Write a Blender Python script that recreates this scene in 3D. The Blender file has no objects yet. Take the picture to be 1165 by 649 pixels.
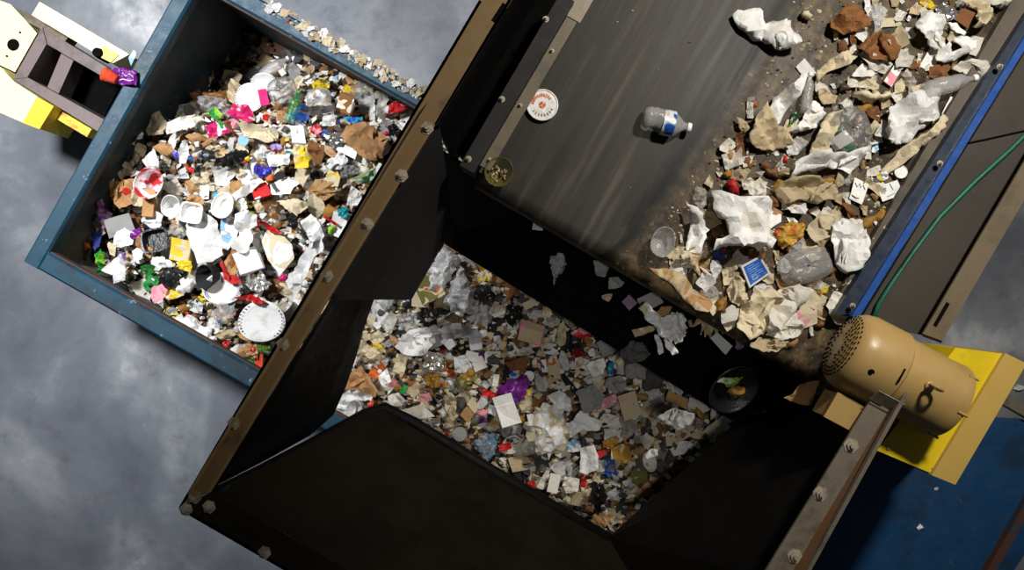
import bpy, math, random
from mathutils import Vector, Matrix, noise
from mathutils.geometry import delaunay_2d_cdt

SC = bpy.context.scene
COL = SC.collection
# ------------------------------------------------------------------ camera, light, exposure
F, W, H, CAMZ = 900.0, 1165.0, 649.0, 5.6
cd = bpy.data.cameras.new('camera'); cd.sensor_width = 36.0; cd.lens = F / W * 36.0
cam = bpy.data.objects.new('camera', cd); cam.location = (0, 0, CAMZ); COL.objects.link(cam)
SC.camera = cam
SC.view_settings.view_transform = 'Standard'; SC.view_settings.look = 'None'
SC.view_settings.gamma = 1.0; SC.view_settings.use_curve_mapping = False
SC.view_settings.exposure = 0.0
wd = bpy.data.worlds.new('hall_air'); SC.world = wd; wd.use_nodes = True
wd.node_tree.nodes['Background'].inputs[0].default_value = (0.80, 0.88, 1.0, 1)
wd.node_tree.nodes['Background'].inputs[1].default_value = 0.03

def spot(name, loc, aim, power, size, blend, radius, colour):
    l = bpy.data.lights.new(name, 'SPOT'); l.energy = power; l.spot_size = math.radians(size)
    l.spot_blend = blend; l.shadow_soft_size = radius; l.color = colour
    o = bpy.data.objects.new(name, l); o.location = loc
    o.rotation_euler = (Vector(aim) - Vector(loc)).to_track_quat('-Z', 'Y').to_euler(); COL.objects.link(o)
spot('unseen_spot', (-2.75, 1.9, 5.6), (-2.75, 1.05, 0.6), 1750, 76, 1.0, 0.30, (0.97, 0.98, 1.0))  # unseen lamp; its cone is set to leave the bottom edge dim
spot('unseen_spot', (2.1, 2.3, 5.6), (1.35, 0.75, 2.1), 760, 80, 1.0, 0.16, (1.0, 0.94, 0.85))
spot('unseen_spot', (0.2, -0.1, 7.2), (0.2, -0.7, 0.9), 300, 28, 1.0, 0.2, (1.0, 0.96, 0.90))  # unseen narrow spot added to brighten the heap under the hopper

# ------------------------------------------------------------------ helpers
def P(px, py, z):
    d = (CAMZ - z) / F
    return Vector(((px - 582.5) * d, -(py - 324.5) * d, z))
def lin(c):
    return tuple(((v / 255) / 12.92 if v / 255 <= .04045 else ((v / 255 + .055) / 1.055) ** 2.4) for v in c)
def smooth(a, b, x):
    t = max(0.0, min(1.0, (x - a) / (b - a))); return t * t * (3 - 2 * t)

class MB:
    def __init__(s): s.v = []; s.f = []; s.m = []
    def add(s, vs, fs, mi=0):
        b = len(s.v); s.v += [tuple(v) for v in vs]
        for f in fs: s.f.append([i + b for i in f]); s.m.append(mi)
    def prism(s, pts, off, mi=0):
        """pts: loop of 3-D points; off: the vector by which the other face is moved."""
        n = len(pts); off = Vector(off)
        s.add(list(pts) + [Vector(p) + off for p in pts],
              [list(range(n)), list(range(2 * n - 1, n - 1, -1))] + [[i, i + n, (i + 1) % n + n, (i + 1) % n] for i in range(n)], mi)
    def plate(s, pts, th, mi=0):
        """a sheet of thickness th lying under the loop pts"""
        a = Vector((0, 0, 0))
        for i in range(len(pts)): a += Vector(pts[i]).cross(Vector(pts[(i + 1) % len(pts)]))
        a.normalize()
        if a.z < 0 or (abs(a.z) < 1e-4 and a.x < 0): a = -a
        s.prism(pts, -a * th, mi)
    def beam(s, a, b, w, h, mi=0, side=None, bev=0.0):
        """box from a to b (top centre line), w wide, h deep"""
        a = Vector(a); b = Vector(b); d = (b - a).normalized()
        sd = Vector(side) if side else d.cross(Vector((0, 0, 1))).normalized()
        up = sd.cross(d).normalized()
        if bev:
            q = [(-w / 2 + bev, 0), (w / 2 - bev, 0), (w / 2, -bev), (w / 2, -h + bev), (w / 2 - bev, -h), (-w / 2 + bev, -h), (-w / 2, -h + bev), (-w / 2, -bev)]
        else: q = [(-w / 2, 0), (w / 2, 0), (w / 2, -h), (-w / 2, -h)]
        s.prism([a + sd * x + up * y for x, y in q], b - a, mi)
    def lathe(s, prof, c, ax, n=24, mi=0, cap0=True, cap1=True, squash=None):
        """prof: [(distance along axis, radius)]"""
        ax = Vector(ax).normalized(); t = ax.orthogonal().normalized(); u = ax.cross(t); c = Vector(c)
        vs = []; fs = []
        for k, (h, r) in enumerate(prof):
            for i in range(n):
                a = 2 * math.pi * i / n
                p = c + ax * h + (t * math.cos(a) + u * math.sin(a)) * r
                if squash: p = squash(p, h, a)
                vs.append(p)
        for k in range(len(prof) - 1):
            for i in range(n):
                j = (i + 1) % n; fs.append([k * n + i, k * n + j, (k + 1) * n + j, (k + 1) * n + i])
        if cap0: fs.append(list(range(n))[::-1])
        if cap1: fs.append([(len(prof) - 1) * n + i for i in range(n)])
        s.add(vs, fs, mi)
    def tube(s, pts, r, n=8, mi=0):
        pts = [Vector(p) for p in pts]; vs = []; fs = []
        for k, p in enumerate(pts):
            d = (pts[min(k + 1, len(pts) - 1)] - pts[max(k - 1, 0)]).normalized()
            t = d.cross(Vector((0.13, 0.21, 1))).normalized(); u = d.cross(t)
            for i in range(n):
                a = 2 * math.pi * i / n; vs.append(p + (t * math.cos(a) + u * math.sin(a)) * r)
        for k in range(len(pts) - 1):
            for i in range(n):
                j = (i + 1) % n; fs.append([k * n + i, k * n + j, (k + 1) * n + j, (k + 1) * n + i])
        fs.append(list(range(n))[::-1]); fs.append([(len(pts) - 1) * n + i for i in range(n)])
        s.add(vs, fs, mi)
    def mesh(s, name, mats, sm=False):
        me = bpy.data.meshes.new(name); me.from_pydata(s.v, [], s.f)
        for m in (mats if isinstance(mats, (list, tuple)) else [mats]): me.materials.append(m)
        for p, mi in zip(me.polygons, s.m): p.material_index = mi; p.use_smooth = sm
        me.update()
        return me
    def build(s, name, mats, parent=None, sm=False, auto=None):
        me = s.mesh(name, mats, sm or auto is not None)
        if auto is not None: me.set_sharp_from_angle(angle=math.radians(auto))
        return put(name, me, parent)

def put(name, me, parent=None):
    o = bpy.data.objects.new(name, me); COL.objects.link(o)
    if parent is not None:
        o.parent = parent; o.matrix_parent_inverse = Matrix.Translation(-parent.location)
    return o
def tag(o, label=None, cat=None, group=None, kind=None):
    if label: o['label'] = label
    if cat: o['category'] = cat
    if group: o['group'] = group
    if kind: o['kind'] = kind
    return o
def empty(name, loc):
    o = bpy.data.objects.new(name, None); o.location = loc; o.empty_display_size = .1; COL.objects.link(o); return o

# ------------------------------------------------------------------ materials
MATS = {}
def nt(name):
    m = bpy.data.materials.new(name); m.use_nodes = True; t = m.node_tree; t.nodes.clear()
    out = t.nodes.new('ShaderNodeOutputMaterial'); b = t.nodes.new('ShaderNodeBsdfPrincipled')
    t.links.new(b.outputs[0], out.inputs[0]); return m, t, b, out
def N(t, typ, **kw):
    n = t.nodes.new(typ)
    for k, v in kw.items():
        if k.startswith('i_'): n.inputs[k[2:].replace('_', ' ')].default_value = v
        else: setattr(n, k, v)
    return n
def ramp(t, stops, src, const=False):
    r = t.nodes.new('ShaderNodeValToRGB'); e = r.color_ramp.elements
    if const: r.color_ramp.interpolation = 'CONSTANT'
    while len(e) < len(stops): e.new(0.5)
    for k, (p, c) in enumerate(stops): e[k].position = p; e[k].color = (c[0], c[1], c[2], 1)
    t.links.new(src, r.inputs[0]); return r
def mix(t, fac, a, b):
    m = t.nodes.new('ShaderNodeMix'); m.data_type = 'RGBA'
    for src, i in ((fac, 0), (a, 6), (b, 7)):
        if hasattr(src, 'is_linked'): t.links.new(src, m.inputs[i])
        elif i == 0: m.inputs[0].default_value = src
        else: m.inputs[i].default_value = (src[0], src[1], src[2], 1)
    return m.outputs[2]
def noise_tex(t, scale, detail=5, vec=None, rough=.6, dist=0.0):
    n = t.nodes.new('ShaderNodeTexNoise'); n.inputs['Scale'].default_value = scale; n.inputs['Detail'].default_value = detail
    n.inputs['Roughness'].default_value = rough; n.inputs['Distortion'].default_value = dist
    if vec is not None: t.links.new(vec, n.inputs['Vector'])
    return n
def coords(t, rot=0.0, scale=(1, 1, 1), which='Object'):
    tc = t.nodes.new('ShaderNodeTexCoord'); mp = t.nodes.new('ShaderNodeMapping')
    mp.inputs['Rotation'].default_value = (0, 0, rot); mp.inputs['Scale'].default_value = scale
    t.links.new(tc.outputs[which], mp.inputs[0]); return mp.outputs[0]
def bump(t, b, h, strength=.3, dist=.01):
    n = t.nodes.new('ShaderNodeBump'); n.inputs['Strength'].default_value = strength; n.inputs['Distance'].default_value = dist
    t.links.new(h, n.inputs['Height']); t.links.new(n.outputs[0], b.inputs['Normal'])

def worn(name, base, wear, amt=.5, scale=4, rough=.5, metal=0.0, wear2=None, amt2=.64, streak=None, spec=.5):
    """painted or bare steel with patches of wear or dirt"""
    m, t, b, out = nt(name)
    v = coords(t) if streak is None else coords(t, streak[0], streak[1])
    n1 = noise_tex(t, scale, 8, v, .65); n2 = noise_tex(t, scale * 5, 6, v, .7)
    f1 = ramp(t, [(amt, (0, 0, 0)), (amt + .12, (1, 1, 1))], n1.outputs[0])
    c = mix(t, f1.outputs[0], lin(base), lin(wear))
    if wear2:
        f2 = ramp(t, [(amt2, (0, 0, 0)), (amt2 + .05, (1, 1, 1))], n2.outputs[0]); c = mix(t, f2.outputs[0], c, lin(wear2))
    t.links.new(c, b.inputs['Base Color']); b.inputs['Metallic'].default_value = metal; b.inputs['Specular IOR Level'].default_value = spec
    rr = ramp(t, [(.3, (rough - .1,) * 3), (.75, (min(1, rough + .2),) * 3)], n2.outputs[0]); t.links.new(rr.outputs[0], b.inputs['Roughness'])
    bump(t, b, n2.outputs[0], .15, .004)
    return m

COLOURS = dict(white=(238, 238, 236), offwhite=(222, 218, 206), cream=(214, 200, 168), beige=(190, 172, 138), tan=(176, 136, 88), brown=(128, 84, 44),
    darkbrown=(70, 50, 34), kraft=(186, 140, 92), grey=(150, 150, 148), lightgrey=(196, 196, 196), darkgrey=(78, 76, 74), black=(24, 24, 26), red=(196, 34, 34),
    darkred=(120, 22, 28), pink=(226, 150, 164), magenta=(214, 36, 112), purple=(112, 34, 132), lavender=(156, 134, 192), navy=(36, 52, 120), blue=(36, 92, 190),
    ultramarine=(56, 50, 180), lightblue=(140, 184, 216), cyan=(60, 170, 210), teal=(20, 140, 150), green=(40, 140, 60), lime=(140, 200, 50), olive=(116, 112, 56),
    darkgreen=(34, 74, 48), yellow=(228, 196, 44), ochre=(168, 124, 44), orange=(216, 104, 36), orangered=(222, 74, 34), gold=(196, 154, 66), mauve=(140, 116, 140))

def trash_mat(col, surf='paper'):
    """col: one colour name, or several joined by + for a printed surface"""
    key = (col, surf)
    if key in MATS: return MATS[key]
    m, t, b, out = nt('%s_%s' % (col.replace('+', '_'), surf))
    cs = [lin(COLOURS[c]) for c in col.split('+')]
    v = coords(t, which='Object')
    oi = t.nodes.new('ShaderNodeObjectInfo')
    va = t.nodes.new('ShaderNodeVectorMath'); va.operation = 'ADD'; t.links.new(v, va.inputs[0]); t.links.new(oi.outputs['Location'], va.inputs[1])
    v2 = va.outputs[0]
    n1 = noise_tex(t, 9, 4, v2, .6, .4); n2 = noise_tex(t, 38, 4, v2, .6)
    if len(cs) > 1:
        st = [(0, cs[0])] + [(.50 + .12 * k / max(1, len(cs) - 1) + .02, c) for k, c in enumerate(cs[1:])]
        nb = noise_tex(t, 14, 1, v2, .4, .8)
        c = ramp(t, st, nb.outputs[0], True).outputs[0]
    else:
        dirt = tuple(x * y for x, y in zip(cs[0], (.62, .54, .40)))
        f = ramp(t, [(.54, (0, 0, 0)), (.74, (.75, .75, .75))], n1.outputs[0])
        c = mix(t, f.outputs[0], cs[0], dirt)
    hv = t.nodes.new('ShaderNodeHueSaturation'); t.links.new(c, hv.inputs['Color'])
    mr = t.nodes.new('ShaderNodeMapRange'); mr.inputs[3].default_value = .78; mr.inputs[4].default_value = 1.06
    t.links.new(oi.outputs['Random'], mr.inputs[0]); t.links.new(mr.outputs[0], hv.inputs['Value'])
    t.links.new(hv.outputs[0], b.inputs['Base Color'])
    b.inputs['Roughness'].default_value = {'paper': .85, 'plastic': .32, 'film': .12, 'foil': .25, 'food': .6}[surf]
    if surf == 'foil': b.inputs['Metallic'].default_value = .8
    bump(t, b, n2.outputs[0], .5, .010)
    if surf == 'film':
        tr = t.nodes.new('ShaderNodeBsdfTransparent'); ms = t.nodes.new('ShaderNodeMixShader')
        ms.inputs[0].default_value = .42
        t.links.new(tr.outputs[0], ms.inputs[1]); t.links.new(b.outputs[0], ms.inputs[2]); t.links.new(ms.outputs[0], out.inputs[0])
    MATS[key] = m
    return m

# floor
m, t, b, out = nt('polished_concrete')
v = coords(t)
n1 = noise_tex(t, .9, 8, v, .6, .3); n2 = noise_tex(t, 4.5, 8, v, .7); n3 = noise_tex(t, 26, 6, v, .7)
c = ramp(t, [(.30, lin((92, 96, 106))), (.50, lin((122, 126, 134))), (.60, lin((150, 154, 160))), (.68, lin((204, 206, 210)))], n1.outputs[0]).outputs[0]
f = ramp(t, [(.55, (0, 0, 0)), (.70, (.6, .6, .6))], n2.outputs[0]); c = mix(t, f.outputs[0], c, lin((90, 90, 94)))
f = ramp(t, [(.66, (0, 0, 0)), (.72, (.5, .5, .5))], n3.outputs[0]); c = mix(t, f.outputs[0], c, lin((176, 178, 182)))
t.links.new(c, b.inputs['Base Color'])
r = ramp(t, [(.35, (.22,) * 3), (.6, (.5,) * 3)], n2.outputs[0]); t.links.new(r.outputs[0], b.inputs['Roughness'])
bump(t, b, n2.outputs[0], .10, .01)
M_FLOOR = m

M_BLUE = worn('worn_blue_paint', (12, 60, 80), (24, 44, 54), .50, 3.2, .5, 0, (120, 138, 146), .63)
M_BLUEIN = worn('dirty_blue_steel', (12, 38, 50), (96, 96, 88), .50, 1.0, .6, 0, (60, 48, 38), .62)
M_RUST = worn('rusty_edge', (84, 50, 36), (40, 60, 76), .5, 6, .7, 0, (150, 150, 150), .68)
M_BROWN = worn('brown_painted_steel', (122, 98, 62), (92, 74, 48), .5, 3, .45, 0, (150, 132, 100), .68)
M_DARKST = worn('dark_brown_steel', (27, 22, 14), (21, 18, 12), .48, 2.2, .5, 0, (38, 32, 24), .74, None, .15)  # dark brown, darkened further to carry shade inside the hopper
M_BLACK = worn('black_rubber', (13, 12, 12), (17, 16, 15), .5, 4, .6, 0, (27, 25, 24), .75, None, .12)
M_PLATE = worn('dark_grey_plate', (44, 42, 43), (38, 36, 36), .5, 2, .6, 0, (58, 56, 54), .72, None, .2)
M_STEEL = worn('bare_steel', (128, 118, 104), (96, 86, 72), .5, 5, .45, .35, (160, 150, 136), .68)
M_FRAME = worn('grimy_frame_steel', (104, 92, 72), (78, 70, 58), .5, 4, .5, 0, (126, 112, 88), .66)
M_RAIL = worn('blue_rail_paint', (22, 74, 150), (30, 66, 112), .55, 3, .35, 0, (120, 130, 140), .70)
M_BOLT = worn('zinc_bolt', (176, 166, 146), (140, 128, 108), .5, 20, .4, .3)
M_TAN = worn('tan_motor_paint', (174, 144, 88), (156, 126, 72), .56, 3, .36, 0, (204, 172, 110), .72)
M_YEL = worn('yellow_guard_paint', (226, 196, 24), (206, 178, 26), .58, 3, .4, 0, (150, 130, 60), .72)
M_TANY = worn('faded_yellow_paint', (196, 164, 84), (184, 152, 80), .55, 3, .45)
M_PALE = worn('glare_pale_yellow', (246, 238, 176), (240, 226, 140), .55, 3, .45, 0, (200, 176, 70), .72)  # yellow paint lightened so its overexposed glare sits in the colour
M_FRK = worn('grey_brown_frame', (112, 98, 96), (88, 78, 76), .5, 5, .5)
M_GREENC = worn('green_cable_sheath', (18, 96, 74), (14, 76, 60), .5, 20, .45)
M_DARK = worn('near_black_steel', (9, 9, 9), (12, 11, 10), .5, 3, .8, 0, None, .64, None, .05)

BZ, SL = 2.1, .02
BU = Vector((0.503, 0.864, 0)); BV = Vector((0.864, -0.503, 0)); BD = (BU - Vector((0, 0, SL))).normalized()
E0 = P(562, 203, BZ)
def BPL(px, py, h=0.0):
    z = BZ
    for _ in range(12): q = P(px, py, z); z = BZ + h - SL * (q - E0).dot(BU)
    return P(px, py, z)
# belt rubber: streaks along the run, caked mud along one side
m, t, b, out = nt('belt_rubber')
tc = t.nodes.new('ShaderNodeTexCoord'); sx = t.nodes.new('ShaderNodeSeparateXYZ')
mp = t.nodes.new('ShaderNodeMapping'); mp.vector_type = 'TEXTURE'; mp.inputs['Rotation'].default_value = (0, 0, math.atan2(BV.y, BV.x))
t.links.new(tc.outputs['Object'], mp.inputs[0]); t.links.new(mp.outputs[0], sx.inputs[0])
mp2 = t.nodes.new('ShaderNodeMapping'); mp2.inputs['Scale'].default_value = (14, .7, 1); t.links.new(mp.outputs[0], mp2.inputs[0])
st = noise_tex(t, 1.6, 4, mp2.outputs[0], .55); fine = noise_tex(t, 30, 6, mp.outputs[0], .7); big = noise_tex(t, 5, 6, mp.outputs[0], .7, .5); mudn = noise_tex(t, 13, 7, mp.outputs[0], .72, .4)
rub = ramp(t, [(.30, lin((30, 28, 25))), (.55, lin((50, 46, 40))), (.76, lin((86, 81, 72)))], st.outputs[0]).outputs[0]
fl = ramp(t, [(.72, (0, 0, 0)), (.76, (.5, .5, .5))], fine.outputs[0]); rub = mix(t, fl.outputs[0], rub, lin((132, 122, 98)))
mud = ramp(t, [(.34, lin((20, 18, 15))), (.44, lin((52, 44, 32))), (.56, lin((84, 70, 48))), (.70, lin((108, 94, 70)))], mudn.outputs[0]).outputs[0]
fm = ramp(t, [(.60, (0, 0, 0)), (.70, (.7, .7, .7))], fine.outputs[0]); mud = mix(t, fm.outputs[0], mud, lin((176, 158, 122)))
ad = t.nodes.new('ShaderNodeMath'); ad.operation = 'MULTIPLY_ADD'; t.links.new(big.outputs[0], ad.inputs[0]); ad.inputs[1].default_value = .16; dv = t.nodes.new('ShaderNodeVectorMath'); dv.operation = 'DOT_PRODUCT'; t.links.new(tc.outputs['Object'], dv.inputs[0]); dv.inputs[1].default_value = (.824, -.566, 0); t.links.new(dv.outputs['Value'], ad.inputs[2])
MUDV = .08 + BPL(808, 130).dot(Vector((.824, -.566, 0)))
f0 = t.nodes.new('ShaderNodeMapRange'); f0.inputs[1].default_value = MUDV + .01; f0.inputs[2].default_value = MUDV + .10; t.links.new(ad.outputs[0], f0.inputs[0])
fb = t.nodes.new('ShaderNodeMapRange'); fb.inputs[1].default_value = MUDV - .06; fb.inputs[2].default_value = MUDV - .01; t.links.new(ad.outputs[0], fb.inputs[0])
c = mix(t, fb.outputs[0], rub, lin((17, 16, 14))); c = mix(t, f0.outputs[0], c, mud)
t.links.new(c, b.inputs['Base Color'])
rr = ramp(t, [(.3, (.44,) * 3), (.7, (.58,) * 3)], st.outputs[0]); t.links.new(rr.outputs[0], b.inputs['Roughness']); b.inputs['Specular IOR Level'].default_value = .22
bump(t, b, mudn.outputs[0], .12, .004)
M_BELT = m

def island_mat(name, stops, rough=.8):
    m, t, b, out = nt(name); g = t.nodes.new('ShaderNodeNewGeometry')
    t.links.new(ramp(t, stops, g.outputs['Random Per Island'], True).outputs[0], b.inputs['Base Color']); b.inputs['Roughness'].default_value = rough
    return m
def pal(*items):
    tot = sum(w for _, w in items); acc = 0; o = []
    for n, w in items: o.append((acc / tot, lin(COLOURS[n]))); acc += w
    return o
M_SHRED = island_mat('shredded_litter', pal(('white', 20), ('offwhite', 16), ('cream', 13), ('lightgrey', 8), ('grey', 7), ('kraft', 6), ('brown', 7), ('darkgrey', 7), ('black', 8), ('red', 2), ('blue', 2), ('yellow', 2), ('lightblue', 2)))
M_SHREDH = island_mat('greyer_shredded_litter', pal(('offwhite', 12), ('cream', 14), ('beige', 12), ('lightgrey', 8), ('grey', 10), ('olive', 5), ('brown', 8), ('darkgrey', 12), ('black', 13), ('red', 1), ('purple', 1), ('ochre', 4)))  # greyer, darker mix for the heap under the hopper
M_CRUMB = island_mat('belt_crumbs', pal(('cream', 14), ('beige', 16), ('tan', 12), ('brown', 12), ('offwhite', 8), ('darkbrown', 10), ('darkgrey', 8)))

# ------------------------------------------------------------------ the hall floor
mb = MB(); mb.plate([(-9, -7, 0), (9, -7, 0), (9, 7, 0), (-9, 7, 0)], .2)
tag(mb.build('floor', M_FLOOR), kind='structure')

# ------------------------------------------------------------------ blue waste container
RIM = 1.2
C0 = P(26, 297, RIM); A1 = math.radians(-29.4)
E1 = Vector((math.cos(A1), math.sin(A1), 0)); E2 = Vector((-math.sin(A1), math.cos(A1), 0))
CL, CW = 4.35, 1.92
def CP(s, tt, z): return Vector((C0.x, C0.y, 0)) + E1 * s + E2 * tt + Vector((0, 0, z))
root = empty('waste_container', CP(CL / 2, CW / 2, 0))
tag(root, 'long open-topped blue steel waste container heaped with litter on the concrete floor', 'container')
mb = MB(); mb.prism([CP(.06, .06, .12), CP(CL - .06, .06, .12), CP(CL - .06, CW - .06, .12), CP(.06, CW - .06, .12)], (0, 0, -.06)); mb.build('floor_plate', M_BLUEIN, root)
def cwall(a, b):
    w = MB(); w.beam(CP(*a, RIM - .08), CP(*b, RIM - .08), .03, RIM - .08 - .06); w.build('side_wall', M_BLUEIN, root)
cwall((.055, 0.04), (.055, CW - .04)); cwall((CL - .055, .04), (CL - .055, CW - .04)); cwall((.07, .055), (CL - .07, .055)); cwall((.07, CW - .055), (CL - .07, CW - .055))
for a, b, wd_ in (((.05, 0), (.05, CW), .10), ((CL - .05, 0), (CL - .05, CW), .10), ((.1, .055), (CL - .1, .055), .11), ((.1, CW - .05), (CL - .1, CW - .05), .10)):
    w = MB(); w.beam(CP(*a, RIM), CP(*b, RIM), wd_, .09, bev=.012); w.build('top_rail', M_BLUE, root)
w = MB(); w.beam(CP(.1, .113, RIM - .02), CP(CL - .1, .113, RIM - .02), .008, .05); w.build('rail_edge', M_RUST, root)
w = MB(); w.beam(CP(.1, CW - .103, RIM - .02), CP(CL - .1, CW - .103, RIM - .02), .008, .05); w.build('rail_edge', M_RUST, root)
for s_ in (.3, CL - .3):
    w = MB(); w.beam(CP(s_, .1, .06), CP(s_, CW - .1, .06), .12, .06); w.build('skid', M_BLUE, root)

def heapz(x, y):
    d = Vector((x - C0.x, y - C0.y, 0)); s = d.dot(E1); tt = d.dot(E2)
    h = .93 + .07 * noise.noise((x * 2.1, y * 2.1, 3)) + .03 * noise.noise((x * 6, y * 6, 1))
    h -= .46 * (1 - smooth(.25, 1.0, s)) * smooth(.95, 1.6, tt)
    h -= .16 * (1 - smooth(.05, .4, s)); h -= .08 * (1 - smooth(.05, .3, tt)); h -= .12 * smooth(CW - .45, CW - .1, tt)
    return h
def onheap(px, py, lift=0.0):
    z = .9
    for _ in range(4): q = P(px, py, z + lift); z = heapz(q.x, q.y)
    return P(px, py, z + lift)

# ------------------------------------------------------------------ hopper (chute) over the container
FT, OB = 2.5, 1.5                      # height of its flange and of its bottom opening
hop = empty('steel_hopper', P(560, 480, OB))
tag(hop, 'dark brown steel hopper with bolted angle flange under the end of the conveyor', 'hopper')
w = MB(); w.plate([P(545, 0, FT), P(582, 0, FT), P(240, 560, FT), P(203, 578, FT)], .012)
w.plate([P(545, 0, FT), P(582, 0, FT), P(640, -98, FT), P(603, -98, FT)], .012)
w.build('flange', M_BROWN, hop)
w = MB(); w.prism([P(487, 116, FT), P(213, 562, FT), P(213, 562, FT + .05), P(487, 116, FT + .05)], BV * .012)
w.build('flange_lip', M_BROWN, hop)
w = MB(); w.prism([P(545, 0, FT), P(203, 578, FT), P(203, 578, FT) - Vector((0, 0, .12)), P(545, 0, FT) - Vector((0, 0, .12))], BV * .012); w.build('flange_leg', M_BROWN, hop)
w = MB(); w.plate([P(203, 580, FT), P(240, 560, FT), P(880, 925, FT), P(843, 950, FT)], .012)
w.prism([P(203, 580, FT), P(843, 950, FT), P(843, 950, FT - .12), P(203, 580, FT - .12)], BU * .012); w.build('flange', M_DARKST, hop)
w = MB(); w.beam(P(574, 4, FT + .003), P(561, 24, FT + .003), .016, .004); w.build('slot', M_DARK, hop)
def bolt(px, py, z, parent, r=.017):
    w = MB(); c = P(px, py, z)
    w.lathe([(0, r * 1.6), (.003, r * 1.6), (.0031, r), (.012, r), (.0121, r * .55), (.022, r * .5)], c, (0, 0, 1), 6 if r > .012 else 8)
    w.build('bolt', M_BOLT, parent)
for q in ((486, 146), (457, 200), (418, 255), (372, 314), (322, 392), (266, 482), (222, 566), (212, 580), (238, 577), (301, 629)): bolt(*q, FT, hop)
def plate(name, pts, mat, th=.012, parent=hop):
    w = MB(); w.plate([P(*p) for p in pts], th); return w.build(name, mat, parent)
# upright wall under the long flange
def below(px, py): q = P(px, py, FT); return Vector((q.x, q.y, OB))
w = MB(); w.prism([P(640, -98, FT), P(497, 143, FT), below(497, 143), below(640, -98)], -BV * .012); w.build('side_wall', M_BLACK, hop)
plate('gap_cover', [(497, 143, 1.95), (640, -98, 1.95), (682, -60, 2.0), (535, 195, 2.0)], M_DARK)  # added near-black sheet that makes this gap read dark
plate('deflector_plate', [(500, 138, 2.46), (377, 341, 2.46), (468, 341.5, 1.62), (516, 258, 1.62)], M_PLATE)
# curved rubber flap on the lower half of that wall
w = MB(); ring = []
low = [(424, 338, 1.55), (412, 372, 1.52), (404, 402, 1.5), (392, 438, 1.5), (377, 472, 1.55), (350, 496, 1.8), (300, 524, 2.1), (246, 553, 2.44)]
top = [(380, 336), (362, 364), (344, 392), (322, 428), (300, 463), (282, 492), (262, 524), (241, 557)]
vs = []
for (a, b_), l in zip(top, low):
    p0 = P(a, b_, FT - .01); p1 = P(*l)
    for k in range(7):
        u_ = k / 6; p = p0.lerp(p1, u_); p += Vector((-.84, .54, 0)) * (.07 * math.sin(math.pi * u_)); vs.append(p)
fs = [[i * 7 + k, i * 7 + k + 1, (i + 1) * 7 + k + 1, (i + 1) * 7 + k] for i in range(7) for k in range(6)]
w.add(vs, fs); o = w.build('rubber_flap', M_BLACK, hop, sm=True)
md = o.modifiers.new('thickness', 'SOLIDIFY'); md.thickness = .012
# near sloping panel with its rolled upper edge, right sloping panel, back plate
plate('sloped_panel', [(240, 563, 2.46), (435, 462, OB), (560, 536, OB), (505, 713, 2.46)], M_DARKST)
plate('sloped_panel', [(505, 713, 2.46), (560, 536, OB), (692, 612, OB), (880, 925, 2.46)], M_DARKST)
w = MB()
pts = [(247, 562, 2.42), (300, 535, 2.13), (360, 503, 1.84), (415, 472, 1.58), (437, 464, 1.5), (470, 481, 1.5), (560, 536, 1.5), (692, 613, 1.5)]
w.tube([P(*p) for p in pts], .03, 8); w.build('rolled_edge', M_BLACK, hop, sm=True)
plate('sloped_panel', [(692, 612, OB), (834, 484, OB), (1010, 452, 2.45), (878, 660, 2.45)], M_BLACK)
plate('sloped_panel', [(692, 612, OB), (878, 660, 2.45), (880, 925, 2.46)], M_DARKST)
plate('back_plate', [(500, 170, 1.70), (506, 278, OB), (834, 480, OB), (960, 440, 1.70)], M_DARK)
plate('back_plate', [(960, 440, 1.70), (828, 482, OB - .02), (836, 494, OB - .02), (1000, 500, 2.3), (1010, 448, 2.44)], M_DARK)
plate('patch_plate', [(538, 540, 1.53), (562, 538, 1.53), (530, 640, 2.1), (505, 640, 2.1)], M_DARKST, .006)
w = MB(); w.prism([P(516, 256, 1.56), P(505, 279, 1.56), P(500, 288, 1.56), P(511, 262, 1.62)], (0, 0, .03)); w.build('edge_strip', M_STEEL, hop)

# steel angle along the far side of the hopper
ang = empty('steel_angle', P(945, 550, 2.5)); tag(ang, 'rust-streaked steel angle with three bolts running down from the tan motor', 'beam')
w = MB(); w.plate([P(995, 448, 2.58), P(1016, 458, 2.58), P(893, 665, 2.58), P(868, 655, 2.58)], .012); w.build('bolted_leg', M_STEEL, ang)
w = MB(); w.plate([P(1016, 458, 2.58), P(1030, 446, 2.64), P(912, 660, 2.64), P(893, 665, 2.58)], .012)
w.build('upright_leg', worn('rusty_angle', (120, 82, 48), (104, 92, 76), .5, 7, .6, 0, (150, 110, 70), .7, (-1.02, (1, 6, 1))), ang)
w = MB(); w.plate([P(1030, 446, 2.64), P(1034, 448, 2.64), P(916, 662, 2.64), P(912, 660, 2.64)], .02); w.build('edge', M_STEEL, ang)
w = MB(); w.plate([P(905, 640, 2.5), P(925, 632, 2.5), P(912, 660, 2.5), P(895, 660, 2.5)], .012); w.build('end_tab', M_STEEL, ang)
for q in ((968, 507), (933, 562), (904, 633)): bolt(*q, 2.58, ang, .019)

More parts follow.
